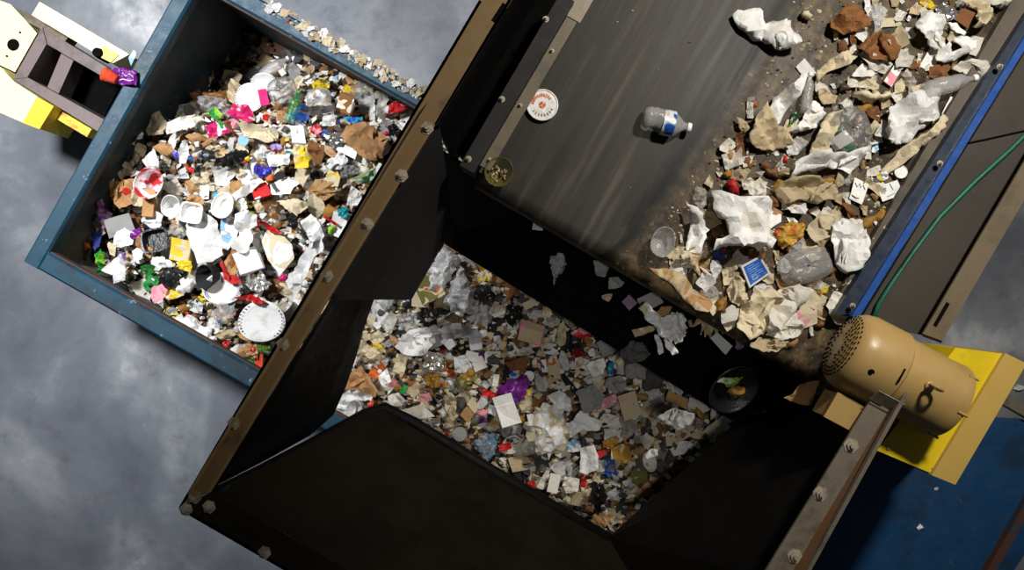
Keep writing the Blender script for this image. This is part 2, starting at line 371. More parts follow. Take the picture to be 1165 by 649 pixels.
# ------------------------------------------------------------------ conveyor
con = empty('belt_conveyor', P(800, 150, BZ)); tag(con, 'black rubber belt conveyor with blue side rail, discharging litter into the hopper', 'conveyor')
LONG = 2.0
e0 = E0; e1 = P(985, 345, BZ); e1 = e0 + BV * (e1 - e0).dot(BV); rr_ = .075
w = MB(); up = Vector((0, 0, 1))
prof = [(LONG, 0)] + [(.9, 0), (.45, 0), (.1, 0)] + [(-rr_ * math.sin(a), -rr_ + rr_ * math.cos(a)) for a in [k * math.pi / 10 for k in range(11)]] + [(LONG, -2 * rr_)]
vs = []; nn = 24
for k in range(nn + 1):
    e = (e0 - BV * .06).lerp(e1, k / nn)
    for d, z in prof: vs.append(e + BU * d + up * (z - SL * max(d, 0)))
L = len(prof)
w.add(vs, [[k * L + i, k * L + i + 1, (k + 1) * L + i + 1, (k + 1) * L + i] for k in range(nn) for i in range(L - 1)])
w.build('belt', M_BELT, con, sm=True)
w = MB(); w.lathe([(0, .05), (.001, rr_ - .004), ((e1 - e0).length + .06, rr_ - .004), ((e1 - e0).length + .061, .05)], e0 - up * rr_ - BV * .03, BV, 20); w.build('end_roller', M_STEEL, con, sm=False)
def strip(name, a, b_, wid, h0, h, mat):
    """a strip along the run at height h0 over the belt, its left edge from pixel a to pixel b"""
    p = BPL(*a, h0); q = BPL(*b_, h0); q = p + BD * (q - p).dot(BD)
    w = MB(); w.prism([p, p + BV * wid, q + BV * wid, q], (0, 0, -h)); return w.build(name, mat, con)
strip('side_frame', (523, 188), (634, -10), .068, .12, .16, M_PLATE)
strip('frame_flange', (546, 188), (662, -20), .050, .07, .03, M_FRAME)
for q in ((533, 181), (571, 113), (621, 22)): bolt(*q, BPL(*q, .121).z, con, .009)
for q in ((557, 182), (628, 58), (592, 120)): bolt(*q, BPL(*q, .071).z, con, .006)
w = MB(); w.prism([BPL(*q, .075) for q in ((638, 14), (660, 26), (675, 0), (652, -10))], (0, 0, -.004)); w.build('splice_plate', M_STEEL, con)
def edge(name, l0, l1, r1, r0, h0, h, mat):
    """a long flat strip between two pixel lines, at height h0 over the belt"""
    w = MB(); w.prism([BPL(*q, h0) for q in (l0, r0, r1, l1)], (0, 0, -h)); return w.build(name, mat, con)
edge('skirt', (955, 335), (1172, -34), (1190, -10), (980, 345), .05, .06, worn('grimy_skirt', (84, 75, 62), (64, 57, 48), .5, 4, .6, 0, (130, 120, 100), .68))
edge('blue_rail', (949, 358), (1192, -20), (1205, -18), (970, 358), .10, .16, worn('dark_blue_rail', (24, 38, 58), (36, 44, 54), .5, 3, .4, 0, (96, 104, 110), .70))
edge('rail_edge', (969, 360), (1203, -18), (1212, -18), (977, 362), .12, .18, M_RAIL)
w = MB(); w.plate([P(905, 385, 2.02), P(960, 372, 2.02), P(980, 420, 2.02), P(938, 428, 2.02)], .02); w.build('end_plate', M_RAIL, con)
for q in ((1069, 186), (1137, 76), (970, 348)): bolt(*q, BPL(*q, .131).z, con, .008)
bolt(922, 410, 2.03, con, .010)
for k in range(3):
    w = MB(); q = P(640, 250, 0) + BU * (.5 + k * .7); zz = 1.9 - SL * (.5 + k * .7) - .08; w.beam(Vector((q.x, q.y, zz)), Vector((q.x, q.y, zz)) + BV * 1.5, .06, .06); w.build('cross_member', M_FRAME, con)
for px, py in ((560, 60), (1130, 190)):
    w = MB(); q = P(px, py, 1.65) + BU * .75; w.beam(q, (q.x, q.y, 0), .09, .09, side=BV); w.build('leg', M_FRAME, con)

# cover plate beside the rail with its cable
cov = empty('cover_plate', P(1090, 230, 1.9)); tag(cov, 'grimy steel cover plate with a slotted flange beside the blue conveyor rail', 'machine cover')
w = MB(); w.plate([P(978, 366, 1.95), P(1052, 382, 1.95), P(1215, 100, 1.95), P(1215, -20, 1.95)], .02); w.plate([P(1215, 30, 1.95), P(1215, -60, 1.95), P(1180, 20, 1.95)], .02)
w.build('panel', worn('grimy_cover', (58, 52, 44), (52, 47, 40), .5, 1.6, .6, 0, (72, 66, 56), .72), cov)
w = MB(); w.plate([P(1050, 380, 2.05), P(1072, 388, 2.05), P(1200, 168, 2.05), P(1200, 125, 2.05)], .012)
w.build('flange', worn('cover_flange', (112, 99, 78), (100, 88, 68), .5, 3, .5), cov)
w = MB(); w.plate([P(1050, 380, 2.05), P(1072, 388, 2.05), P(1072, 388, 1.7), P(1050, 380, 1.7)], .012); w.build('end_plate', M_DARKST, cov)
w = MB(); w.beam(P(1079, 345, 2.056), P(1064, 371, 2.056), .016, .004); w.build('slot', M_DARK, cov)
w = MB(); w.tube([P(1086, 166, 1.955), P(1120, 159, 1.955), P(1165, 149, 1.955), P(1210, 140, 1.955)], .004, 6); w.build('seam', M_DARK, cov)
w = MB(); w.beam(P(1150, 200, 1.93), P(1150, 200, .0), .08, .08, side=BV); w.build('leg', M_FRAME, cov)
w = MB(); w.tube([P(1225, 90, 1.99), P(1190, 130, 1.985), P(1150, 170, 1.98), P(1110, 206, 1.98), P(1070, 246, 1.98), P(1040, 286, 1.98), P(1015, 322, 1.98), P(1000, 346, 1.98), P(990, 372, 1.97)], .011, 8)
tag(w.build('cable', M_GREENC, sm=True), 'green cable lying across the grimy cover plate beside the conveyor rail', 'cable')

# ------------------------------------------------------------------ drive motor and its guard
AX = Vector((.883, -.469, 0)); mc = P(957, 393, 2.5)
mot = empty('electric_motor', mc + AX * .25 - up * .17); tag(mot, 'tan electric motor with a perforated fan cowl beside the conveyor end', 'motor')
R_ = .156
w = MB(); w.lathe([(-.012, .0001), (-.01, .07), (0, .118), (.012, .138), (.034, .153), (.07, R_ + .006), (.20, R_ + .008), (.205, R_ + .002), (.21, R_ - .004)], mc, AX, 40, cap0=False)
cowl = w.build('fan_cowl', M_TAN, mot, auto=40)
w = MB(); tt_ = AX.cross(up).normalized()
for ring_, n_ in ((.052, 14), (.068, 18), (.084, 22), (.1, 27), (.114, 31), (.127, 34)):
    for i in range(n_):
        a = 2 * math.pi * (i + .5 * (ring_ > .06)) / n_
        if abs(math.sin(a)) < .22 and ring_ < .09: continue
        d = -.0115 + (0 if ring_ < .07 else .0105 * (ring_ - .07) / .048 if ring_ < .118 else .0105 + .012 * (ring_ - .118) / .02)
        c = mc + AX * (d - .001) + (tt_ * math.cos(a) + up * math.sin(a)) * ring_
        w.lathe([(0, .0058), (-.0015, .0055)], c, AX, 6)
w.build('vent_holes', M_DARK, cowl)
w = MB(); w.lathe([(.20, R_ - .006), (.212, R_ - .004), (.40, R_ - .004), (.43, R_ - .002), (.455, R_ + .0), (.47, R_ - .004), (.478, R_ - .03), (.48, .02)], mc, AX, 40); w.build('body', M_TAN, mot, auto=40)
for k in range(6):                          # mounting screws of the end bell
    a = 2 * math.pi * k / 6 + .3
    c = mc + AX * .45 + (tt_ * math.cos(a) + up * math.sin(a)) * (R_ - .002)
    w = MB(); w.lathe([(-.01, .006), (.03, .006)], c, AX, 6); w.build('end_bolt', M_TAN, mot)
w = MB(); q = mc + AX * .12 - tt_ * .05 + up * (R_ + .004) * .94
c = mc + AX * .085 + (tt_ * .35 + up * .94).normalized() * (R_ + .004)
w.lathe([(0, .013), (.002, .013), (.002, .007), (.006, .006)], c, (tt_ * .35 + up * .94), 12); w.build('cowl_screw', M_DARK, mot)
w = MB(); c = mc + AX * .185 + (tt_ * .1 + up * .99).normalized() * (R_ + .009); w.beam(c - tt_ * .03, c + tt_ * .03, .008, .004); w.build('cowl_notch', M_DARK, mot)
w = MB(); c = mc + AX * .30 + up * (R_ - .006); w.lathe([(0, .02), (.012, .018), (.018, .009), (.03, .009)], c, up, 12)
w.tube([c + up * (.052 + .022 * math.cos(a)) + AX * (.022 * math.sin(a)) for a in [k * math.pi / 8 for k in range(17)]], .007, 8); w.build('lifting_eye', M_TAN, mot, auto=40)
w = MB(); c = mc + AX * .16 + tt_ * (R_ + .02) - up * .02
w.prism([c + AX * -.1 + up * .06, c + AX * .07 + up * .06, c + AX * .07 + tt_ * .10 + up * .05, c + AX * -.1 + tt_ * .10 + up * .05], (0, 0, -.13)); tb = w.build('terminal_box', M_TAN, mot)
w = MB(); w.prism([c + AX * -.105 + up * .069 - tt_ * .004, c + AX * .075 + up * .069 - tt_ * .004, c + AX * .075 + tt_ * .105 + up * .059, c + AX * -.105 + tt_ * .105 + up * .059], (0, 0, -.012)); w.build('box_lid', M_TAN, tb)
w = MB(); n_ = (tt_ * .72 + up * .69).normalized(); s_ = n_.cross(AX)
c = mc + AX * .20 + n_ * (R_ + .012); w.prism([c - AX * .05 - s_ * .03, c + AX * .06 - s_ * .03, c + AX * .06 + s_ * .03, c - AX * .05 + s_ * .03], n_ * .003); w.build('name_plate', worn('plate_grey', (190, 176, 150), (160, 150, 130), .5, 40, .4, .3), mot)
w = MB(); c = mc + AX * .18 - up * (R_ - .02); w.prism([c - AX * .1 - tt_ * .11, c + AX * .2 - tt_ * .11, c + AX * .2 + tt_ * .11, c - AX * .1 + tt_ * .11], (0, 0, -.05)); w.build('foot_plate', M_TAN, mot)

grd = empty('drive_guard', P(1090, 470, 2.0)); tag(grd, 'yellow box-shaped drive guard on the shaft end of the tan motor', 'machine guard')
w = MB(); top_ = [P(1087, 396, 2.42), P(1144, 403, 2.42), P(1062, 540, 2.42), P(998, 513, 2.42)]
w.prism(top_, (0, 0, -.34)); w.build('cover', M_YEL, grd)
w = MB(); w.prism([P(1144, 402, 2.44), P(1168, 414, 2.44), P(1087, 552, 2.44), P(1060, 541, 2.44)], (0, 0, -.38)); w.build('back_box', M_TANY, grd)
for q in ((1140, 410), (1010, 510), (1062, 534)): 
    w = MB(); w.lathe([(0, .008), (.006, .007)], P(*q, 2.42), up, 8); w.build('screw', M_BOLT, grd)
w = MB(); w.beam(P(1075, 470, 2.08), P(1075, 470, 0), .12, .12, side=BV); w.build('pedestal', M_DARKST, grd)

# blue steel deck in the corner
dk = empty('steel_deck', P(1080, 590, 1.3)); tag(dk, 'scratched blue steel deck below the yellow drive guard', 'machine deck')
w = MB(); w.plate([P(905, 660, 1.4), P(1010, 470, 1.4), P(1165, 478, 1.4), P(1240, 520, 1.4), P(1120, 700, 1.4)], .04); w.build('deck_plate', worn('scratched_blue', (16, 66, 108), (22, 50, 78), .5, 2.5, .5, 0, (74, 84, 86), .66), dk)
w = MB(); w.beam(P(1182, 555, 1.44), P(1118, 668, 1.44), .045, .06); w.build('edge_bar', M_RUST, dk)
w = MB(); w.beam(P(1140, 452, 1.44), P(1210, 492, 1.44), .06, .06); w.build('edge_bar', M_STEEL, dk)
for q in ((1000, 600), (1130, 560)):
    w = MB(); w.beam(P(*q, 1.37), (P(*q, 1.37).x, P(*q, 1.37).y, 0), .1, .1, side=BV); w.build('leg', M_DARKST, dk)

# ------------------------------------------------------------------ yellow machine by the container, glare painted in as pale colour
MZ = .95
mac = empty('lifting_machine', P(60, 80, .0)); tag(mac, 'yellow machine with a dark steel frame at the end of the blue container', 'machine')
def slab(name, pts, z, h, mat):
    w = MB(); w.prism([P(*p, z) for p in pts], (0, 0, -h)); return w.build(name, mat, mac)
slab('frame_bar', [(48, 31), (15, 90), (31, 88), (53, 50)], MZ, .25, M_FRK)
slab('frame_bar', [(48, 31), (53, 50), (118, 88), (140, 88)], MZ - .01, .25, M_FRK)
slab('frame_bar', [(15, 90), (112, 150), (118, 136), (31, 88)], MZ - .005, .25, M_FRK)
slab('cross_bar', [(70, 60), (84, 68), (66, 108), (53, 101)], MZ - .1, .12, M_FRK)
slab('recess_floor', [(45, 35), (18, 88), (112, 145), (140, 90)], MZ - .35, .1, M_DARK)
slab('recess_pipe', [(60, 70), (64, 72), (50, 96), (46, 94)], MZ - .25, .05, M_GREENC)
slab('upper_beam', [(45, 2), (36, 17), (128, 72), (147, 62)], MZ + .1, .3, M_PALE)
slab('beam_end', [(118, 52), (112, 64), (126, 71), (135, 62)], MZ + .11, .3, worn('chrome_yellow', (238, 226, 110), (226, 210, 80), .5, 4, .5))
pl = slab('side_plate', [(-30, -10), (12, 5), (28, 22), (42, 38), (17, 82), (-30, 60)], MZ - .02, .3, M_PALE)
w = MB(); w.lathe([(0, .036), (.004, .034)], P(15, 51, MZ - .018), up, 20); w.build('round_hole', M_DARK, pl)
for q in ((8, 64), (23, 37)): 
    w = MB(); w.lathe([(0, .007), (.004, .007)], P(*q, MZ - .018), up, 8); w.build('screw_hole', M_DARK, pl)
slab('lower_plate', [(-30, 66), (0, 76), (16, 93), (44, 111), (27, 140), (-30, 115)], MZ + .02, .3, M_PALE)
slab('yellow_block', [(42, 110), (61, 121), (45, 147), (26, 140)], MZ + .03, .3, worn('bright_yellow', (226, 200, 40), (206, 178, 30), .5, 4, .5))
slab('yellow_strip', [(62, 122), (104, 147), (99, 156), (57, 131)], MZ - .06, .2, worn('scuffed_yellow', (232, 206, 60), (180, 130, 50), .5, 8, .5))
slab('hose_guide', [(29, 13), (25, 22), (74, 47), (78, 42)], MZ - .03, .1, M_STEEL)
w = MB(); w.lathe([(-.1, .03), (0, .03), (.03, .026)], P(113, 61, MZ + .1), up, 14); w.build('cap', M_DARK, mac)
slab('base', [(-40, 20), (40, 40), (100, 82), (90, 112), (-40, 70)], .55, .55, M_DARK)

# ------------------------------------------------------------------ litter: shapes
def in_poly(p, poly):
    x, y = p; c = False; n = len(poly)
    for i in range(n):
        x1, y1 = poly[i]; x2, y2 = poly[i - 1]
        if (y1 > y) != (y2 > y) and x < (x2 - x1) * (y - y1) / (y2 - y1) + x1: c = not c
    return c
def edge_dist(p, poly):
    b = 1e9
    for i in range(len(poly)):
        ax, ay = poly[i - 1]; bx, by = poly[i]; dx, dy = bx - ax, by - ay; l = dx * dx + dy * dy + 1e-12
        u = max(0, min(1, ((p[0] - ax) * dx + (p[1] - ay) * dy) / l)); b = min(b, (p[0] - ax - u * dx) ** 2 + (p[1] - ay - u * dy) ** 2)
    return math.sqrt(b)
#          tents amp  creases  freq  dome  curl  smooth ragged
STY = {'paper': (4, .17, .06, 3.0, .03, .10, False, .015), 'cloth': (9, .13, .075, 3.6, .05, .09, True, .022), 'bag': (2, .08, .13, 3.6, .26, .02, False, .06),
       'film': (3, .10, .14, 4.2, .18, .03, False, .05), 'flat': (1, .07, .006, 2.0, .0, .02, False, .0), 'lump': (0, 0, .10, 3.2, .42, .0, True, .08),
       'wrap': (5, .12, .09, 5.0, .10, .08, False, .02), 'foil': (5, .10, .12, 5.5, .16, .04, False, .06), 'shred': (6, .16, .14, 5.0, .16, .16, False, .18)}
def sheet(poly, style, rnd, res=8):
    K, ta, ca, fr, dm, cu, sm, rag = STY[style]
    S = max(max(p[0] for p in poly) - min(p[0] for p in poly), max(p[1] for p in poly) - min(p[1] for p in poly))
    S = max(S, 1e-4); sp = S / res; b = []
    for i in range(len(poly)):
        a = Vector(poly[i - 1]); c = Vector(poly[i]); k = max(1, int((c - a).length / sp))
        nrm = Vector((c.y - a.y, a.x - c.x)); nrm = nrm.normalized() if nrm.length > 0 else nrm
        for j in range(k): b.append(a.lerp(c, j / k) + nrm * (rnd.uniform(-1, 1) * rag * S))
    pts = [Vector(p) for p in b]; nb = len(b); bt = [(p.x, p.y) for p in b]
    x0, x1 = min(p.x for p in b), max(p.x for p in b); y0, y1 = min(p.y for p in b), max(p.y for p in b)
    y = y0 + sp / 2
    row = 0
    while y < y1:
        x = x0 + sp / 2 * (1 + row % 2)
        while x < x1:
            q = (x + rnd.uniform(-.25, .25) * sp, y + rnd.uniform(-.25, .25) * sp)
            if in_poly(q, bt) and edge_dist(q, bt) > sp * .35: pts.append(Vector(q))
            x += sp
        y += sp; row += 1
    vo, _, fo, _, _, _ = delaunay_2d_cdt(pts, [(i, (i + 1) % nb) for i in range(nb)], [], 1, 1e-5)
    off = Vector((rnd.uniform(-50, 50), rnd.uniform(-50, 50), 0)); tents = []
    for _ in range(K):
        a = rnd.uniform(0, math.pi); c = Vector((rnd.uniform(x0, x1), rnd.uniform(y0, y1))); tents.append((c, Vector((math.cos(a), math.sin(a))), rnd.choice((-1, 1)) * rnd.uniform(.4, 1), rnd.uniform(.10, .34)))
    R = max((edge_dist((v.x, v.y), bt) for v in vo), default=S) + 1e-5; zs = []
    for v in vo:
        z = 0.0
        for c, n_, s_, wd_ in tents:
            d = abs((v - c).dot(n_)) / S
            z += ta * S * s_ * max(0, 1 - d / wd_)
        q = Vector((v.x / S * fr, v.y / S * fr, 0)) + off
        z += ca * S * (1 - 2.2 * abs(noise.noise(q))) + ca * .5 * S * noise.noise(q * 2.3)
        e = edge_dist((v.x, v.y), bt) / R
        z += dm * S * math.sqrt(min(1, e)) * .8
        z += cu * S * (1 - e) ** 2 * (.5 + noise.noise(q * .5 + Vector((9, 9, 9))))
        zs.append(z)
    zm = min(zs) if zs else 0
    m = MB(); m.add([(v.x, v.y, z - zm) for v, z in zip(vo, zs)], [list(f) for f in fo])
    return m, sm
def folded(poly, style, rnd, res):
    """a sheet with one or two of its corners turned over on top of it"""
    m, sm = sheet(poly, style, rnd, res)
    cx = sum(p[0] for p in poly) / len(poly); cy = sum(p[1] for p in poly) / len(poly); S = max(max(p[0] for p in poly) - min(p[0] for p in poly), max(p[1] for p in poly) - min(p[1] for p in poly))
    for _ in range(2 if S > .15 else 1):
        a = rnd.uniform(0, 6.283); n_ = Vector((math.cos(a), math.sin(a))); ext = max((p[0] - cx) * n_.x + (p[1] - cy) * n_.y for p in poly); d = ext * rnd.uniform(.30, .55)
        side = [(p[0] - cx) * n_.x + (p[1] - cy) * n_.y - d for p in poly]; cap = []
        for i in range(len(poly)):
            p, q, sp_, sq_ = Vector(poly[i - 1]), Vector(poly[i]), side[i - 1], side[i]
            if sp_ * sq_ < 0: cap.append(p.lerp(q, sp_ / (sp_ - sq_)))
            if sq_ >= 0: cap.append(q)
        if len(cap) < 3: continue
        rf = []
        for p in cap:
            k = (p.x - cx) * n_.x + (p.y - cy) * n_.y - d; rf.append((p.x - n_.x * k * 1.6, p.y - n_.y * k * 1.6))
        if not all(in_poly((cx + (p[0] - cx) * .9, cy + (p[1] - cy) * .9), poly) for p in rf): continue
        f, _s = sheet(rf[::-1], style, rnd, max(7, res - 5))
        if len(f.v) < 4: continue
        f.v = [(v[0], v[1], v[2] * .6 + .016 + .05 * S) for v in f.v]; m.add(f.v, f.f)
    return m, sm
def blob(w, h, rnd, kind='blob'):
    if kind == 'quad': return [(-w / 2 + rnd.uniform(0, .1) * w, -h / 2), (w / 2, -h / 2 + rnd.uniform(0, .1) * h), (w / 2 - rnd.uniform(0, .1) * w, h / 2), (-w / 2, h / 2 - rnd.uniform(0, .1) * h)]
    n = rnd.randint(4, 6); a0 = rnd.uniform(0, 6); o = []
    for k in range(n):
        a = a0 + 2 * math.pi * (k + rnd.uniform(-.3, .3)) / n; r = rnd.uniform(.74, 1.22)
        o.append((w / 2 * r * math.copysign(abs(math.cos(a)) ** .8, math.cos(a)), h / 2 * r * math.copysign(abs(math.sin(a)) ** .8, math.sin(a))))
    return o

# lathe-made things, built with their axis up and their base at the origin; returned as [(part name, MB, smooth, material key)]
def sh_plate(r, rnd, mark):
    def sq(p, h, a): return p + Vector((0, 0, .10 * r * math.sin(2 * a + 1) * (p.xy.length / r) ** 2 + .04 * r * noise.noise(p * 9)))
    m = MB(); m.lathe([(.012, .001), (.010, r * .66), (.016, r * .74), (.028, r * .97), (.024, r), (.018, r * .97), (.004, r * .72), (0, r * .6), (0, .001)], (0, 0, 0), (0, 0, 1), 36, squash=sq)
    parts = [(None, m, True, 'white')]
    d = MB()
    for k in range(34):
        a = 2 * math.pi * k / 34
        if mark == 'dash': rr = ((.86, .93),)
        else: rr = ((.78, .81), (.86, .895))
        for r0, r1 in rr:
            da = .03 if mark == 'dash' else .075; sl = .05 if mark == 'dash' else .07
            q = []
            for aa, rad in ((a - da, r0), (a + da, r0), (a + da + sl, r1), (a - da + sl, r1)):
                p = Vector((math.cos(aa) * rad * r, math.sin(aa) * rad * r, .0175 + .0115 * (rad - .74) / .23)); p = sq(p, 0, aa); q.append(p + Vector((0, 0, .0015)))
            d.add(q, [[0, 1, 2, 3]])
    parts.append(('rim_pattern', d, False, 'black' if mark == 'dash' else 'navy'))
    return parts
def sh_tub(w, h, rnd):
    m = MB(); n = 20
    def ring(sx, sy, z): return [Vector((math.copysign(abs(math.cos(a)) ** .45, math.cos(a)) * sx, math.copysign(abs(math.sin(a)) ** .45, math.sin(a)) * sy, z)) for a in [2 * math.pi * k / n for k in range(n)]]
    rs = [ring(w * .36, h * .36, 0), ring(w * .44, h * .44, .05), ring(w * .5, h * .5, .052), ring(w * .5, h * .5, .058), ring(w * .43, h * .43, .057), ring(w * .35, h * .35, .008)]
    m.add([p for r in rs for p in r], [[k * n + i, k * n + (i + 1) % n, (k + 1) * n + (i + 1) % n, (k + 1) * n + i] for k in range(len(rs) - 1) for i in range(n)] + [list(range(n))[::-1], [5 * n + i for i in range(n)]])
    return [(None, m, False, None)]
def sh_bottle(L, r, rnd, label):
    def sq(p, h, a):
        k = noise.noise(Vector((p.x * 14, p.y * 14, h * 16)) + Vector((L * 90, 0, 0))); return Vector((p.x * (1 + .22 * k), p.y * (1 + .22 * k), p.z)) if h < L * .8 else p
    m = MB(); pr = [(0, r * .5), (.004, r * .9), (.02 * L / .2, r)]
    for k in range(9): pr.append((L * (.14 + .055 * k), r * (.93 if k % 2 else 1)))
    pr += [(L * .70, r * .9), (L * .78, r * .62), (L * .84, r * .36), (L * .93, r * .33)]
    m.lathe(pr, (0, 0, 0), (0, 0, 1), 18, squash=sq)
    parts = [(None, m, True, None)]
    c = MB(); c.lathe([(L * .92, r * .40), (L * .99, r * .40), (L, r * .34)], (0, 0, 0), (0, 0, 1), 14); parts.append(('cap', c, False, 'white'))
    if label:
        l = MB(); l.lathe([(L * .40, r * 1.05), (L * .64, r * 1.04)], (0, 0, 0), (0, 0, 1), 18, cap0=False, cap1=False, squash=lambda p, h, a: Vector((p.x * (1 + .05 * math.sin(3 * a)), p.y, p.z))); parts.append(('label_band', l, True, label))
    return parts
def sh_cup(h, r0, r1, rnd, crush=.12):
    def sq(p, hh, a):
        k = 1 + crush * math.sin(2 * a + hh * 9) + crush * .6 * noise.noise(Vector((math.cos(a) * 2, math.sin(a) * 2, hh * 20 + r1 * 70))); return Vector((p.x * k, p.y * k, p.z))
    m = MB(); m.lathe([(.004, .001), (.004, r0 * .95), (h, r1 * .96), (h + .004, r1 * 1.03), (h - .004, r1 * 1.05), (h - .006, r1), (0, r0), (0, .001)], (0, 0, 0), (0, 0, 1), 24, squash=sq)
    return [(None, m, True, None)]
def sh_disc(r, hh, rnd):
    m = MB(); m.lathe([(0, r * .96), (hh * .4, r), (hh, r), (hh * 1.05, r * .95), (hh * .75, r * .9), (hh * .7, .001)], (0, 0, 0), (0, 0, 1), 28, cap1=False)
    return [(None, m, False, None)]
def sh_box(w, h, d, rnd):
    m = MB(); q = [(-w / 2, -h / 2), (w / 2, -h / 2), (w / 2, h / 2), (-w / 2, h / 2)]; b = .12 * d
    j = lambda s: rnd.uniform(-s, s)
    r0 = [Vector((x * 1, y * 1, 0)) for x, y in q]; tp = [Vector((x + j(.06 * w), y + j(.06 * h), d + j(.2 * d))) for x, y in q]
    ins = [Vector((p.x * .94, p.y * .94, p.z + b)) for p in tp]; ce = Vector((j(.1 * w), j(.1 * h), d * .8))
    m.add(r0 + tp + ins + [ce], [[3, 2, 1, 0]] + [[i, (i + 1) % 4, 4 + (i + 1) % 4, 4 + i] for i in range(4)] + [[4 + i, 4 + (i + 1) % 4, 8 + (i + 1) % 4, 8 + i] for i in range(4)] + [[8 + i, 8 + (i + 1) % 4, 12] for i in range(4)])
    parts = [(None, m, False, None)]
    f = MB(); e = (tp[1] - tp[0]) * .5; g = (tp[3] - tp[0]) * .5
    f.add([tp[3], tp[2], tp[2] + g * .9 + Vector((0, 0, .25 * d)), tp[3] + g * .9 + Vector((0, 0, .35 * d))], [[0, 1, 2, 3]]); parts.append(('flap', f, False, None))
    return parts
def sh_clamshell(w, h, rnd):
    m = MB(); n = 24
    def ring(s, z): return [Vector((math.copysign(abs(math.cos(a)) ** .6, math.cos(a)) * w * .5 * s, math.copysign(abs(math.sin(a)) ** .6, math.sin(a)) * h * .5 * s, z + .012 * noise.noise((math.cos(a) * 3, math.sin(a) * 3, s * 5)))) for a in [2 * math.pi * k / n for k in range(n)]]
    rs = [ring(.9, 0), ring(1, .012), ring(1.02, .016), ring(.94, .018), ring(.86, .045), ring(.6, .06), ring(.3, .055), ring(.05, .05)]
    m.add([p for r in rs for p in r], [[k * n + i, k * n + (i + 1) % n, (k + 1) * n + (i + 1) % n, (k + 1) * n + i] for k in range(len(rs) - 1) for i in range(n)])
    return [(None, m, True, None)]

SURF = {'film': 'film', 'foil': 'foil', 'bag': 'plastic', 'wrap': 'plastic', 'lump': 'food', 'bottle': 'film', 'tub': 'plastic', 'clam': 'film', 'lid': 'plastic', 'cupf': 'film'}
KINDS = {}
LAND = []                         # (zone, x, y, short name): the things that others are placed by
MADE = []                         # every piece: dict
def place(me_parts, kind, loc, rot, scale, surf, col, link_obj=False):
    """link the pieces of one thing; me_parts: [(part, mesh, material)]"""
    root = None
    if surf == 'B': rot = QB @ rot
    for part, me, mat in me_parts:
        o = bpy.data.objects.new(kind if root is None else part, me); COL.objects.link(o)
        if link_obj: o.material_slots[0].link = 'OBJECT'; o.material_slots[0].material = mat
        if root is None:
            o.location = loc; o.rotation_mode = 'QUATERNION'; o.rotation_quaternion = rot; o.scale = scale; root = o
        else: o.parent = root
    return root
from mathutils import Quaternion
QB = Quaternion(BV, -math.atan(SL))
def tilt(rnd, yaw, amt):
    from mathutils import Quaternion
    a = rnd.uniform(0, 6.28); return Quaternion((math.cos(a), math.sin(a), 0), rnd.uniform(-amt, amt)) @ Quaternion((0, 0, 1), yaw)

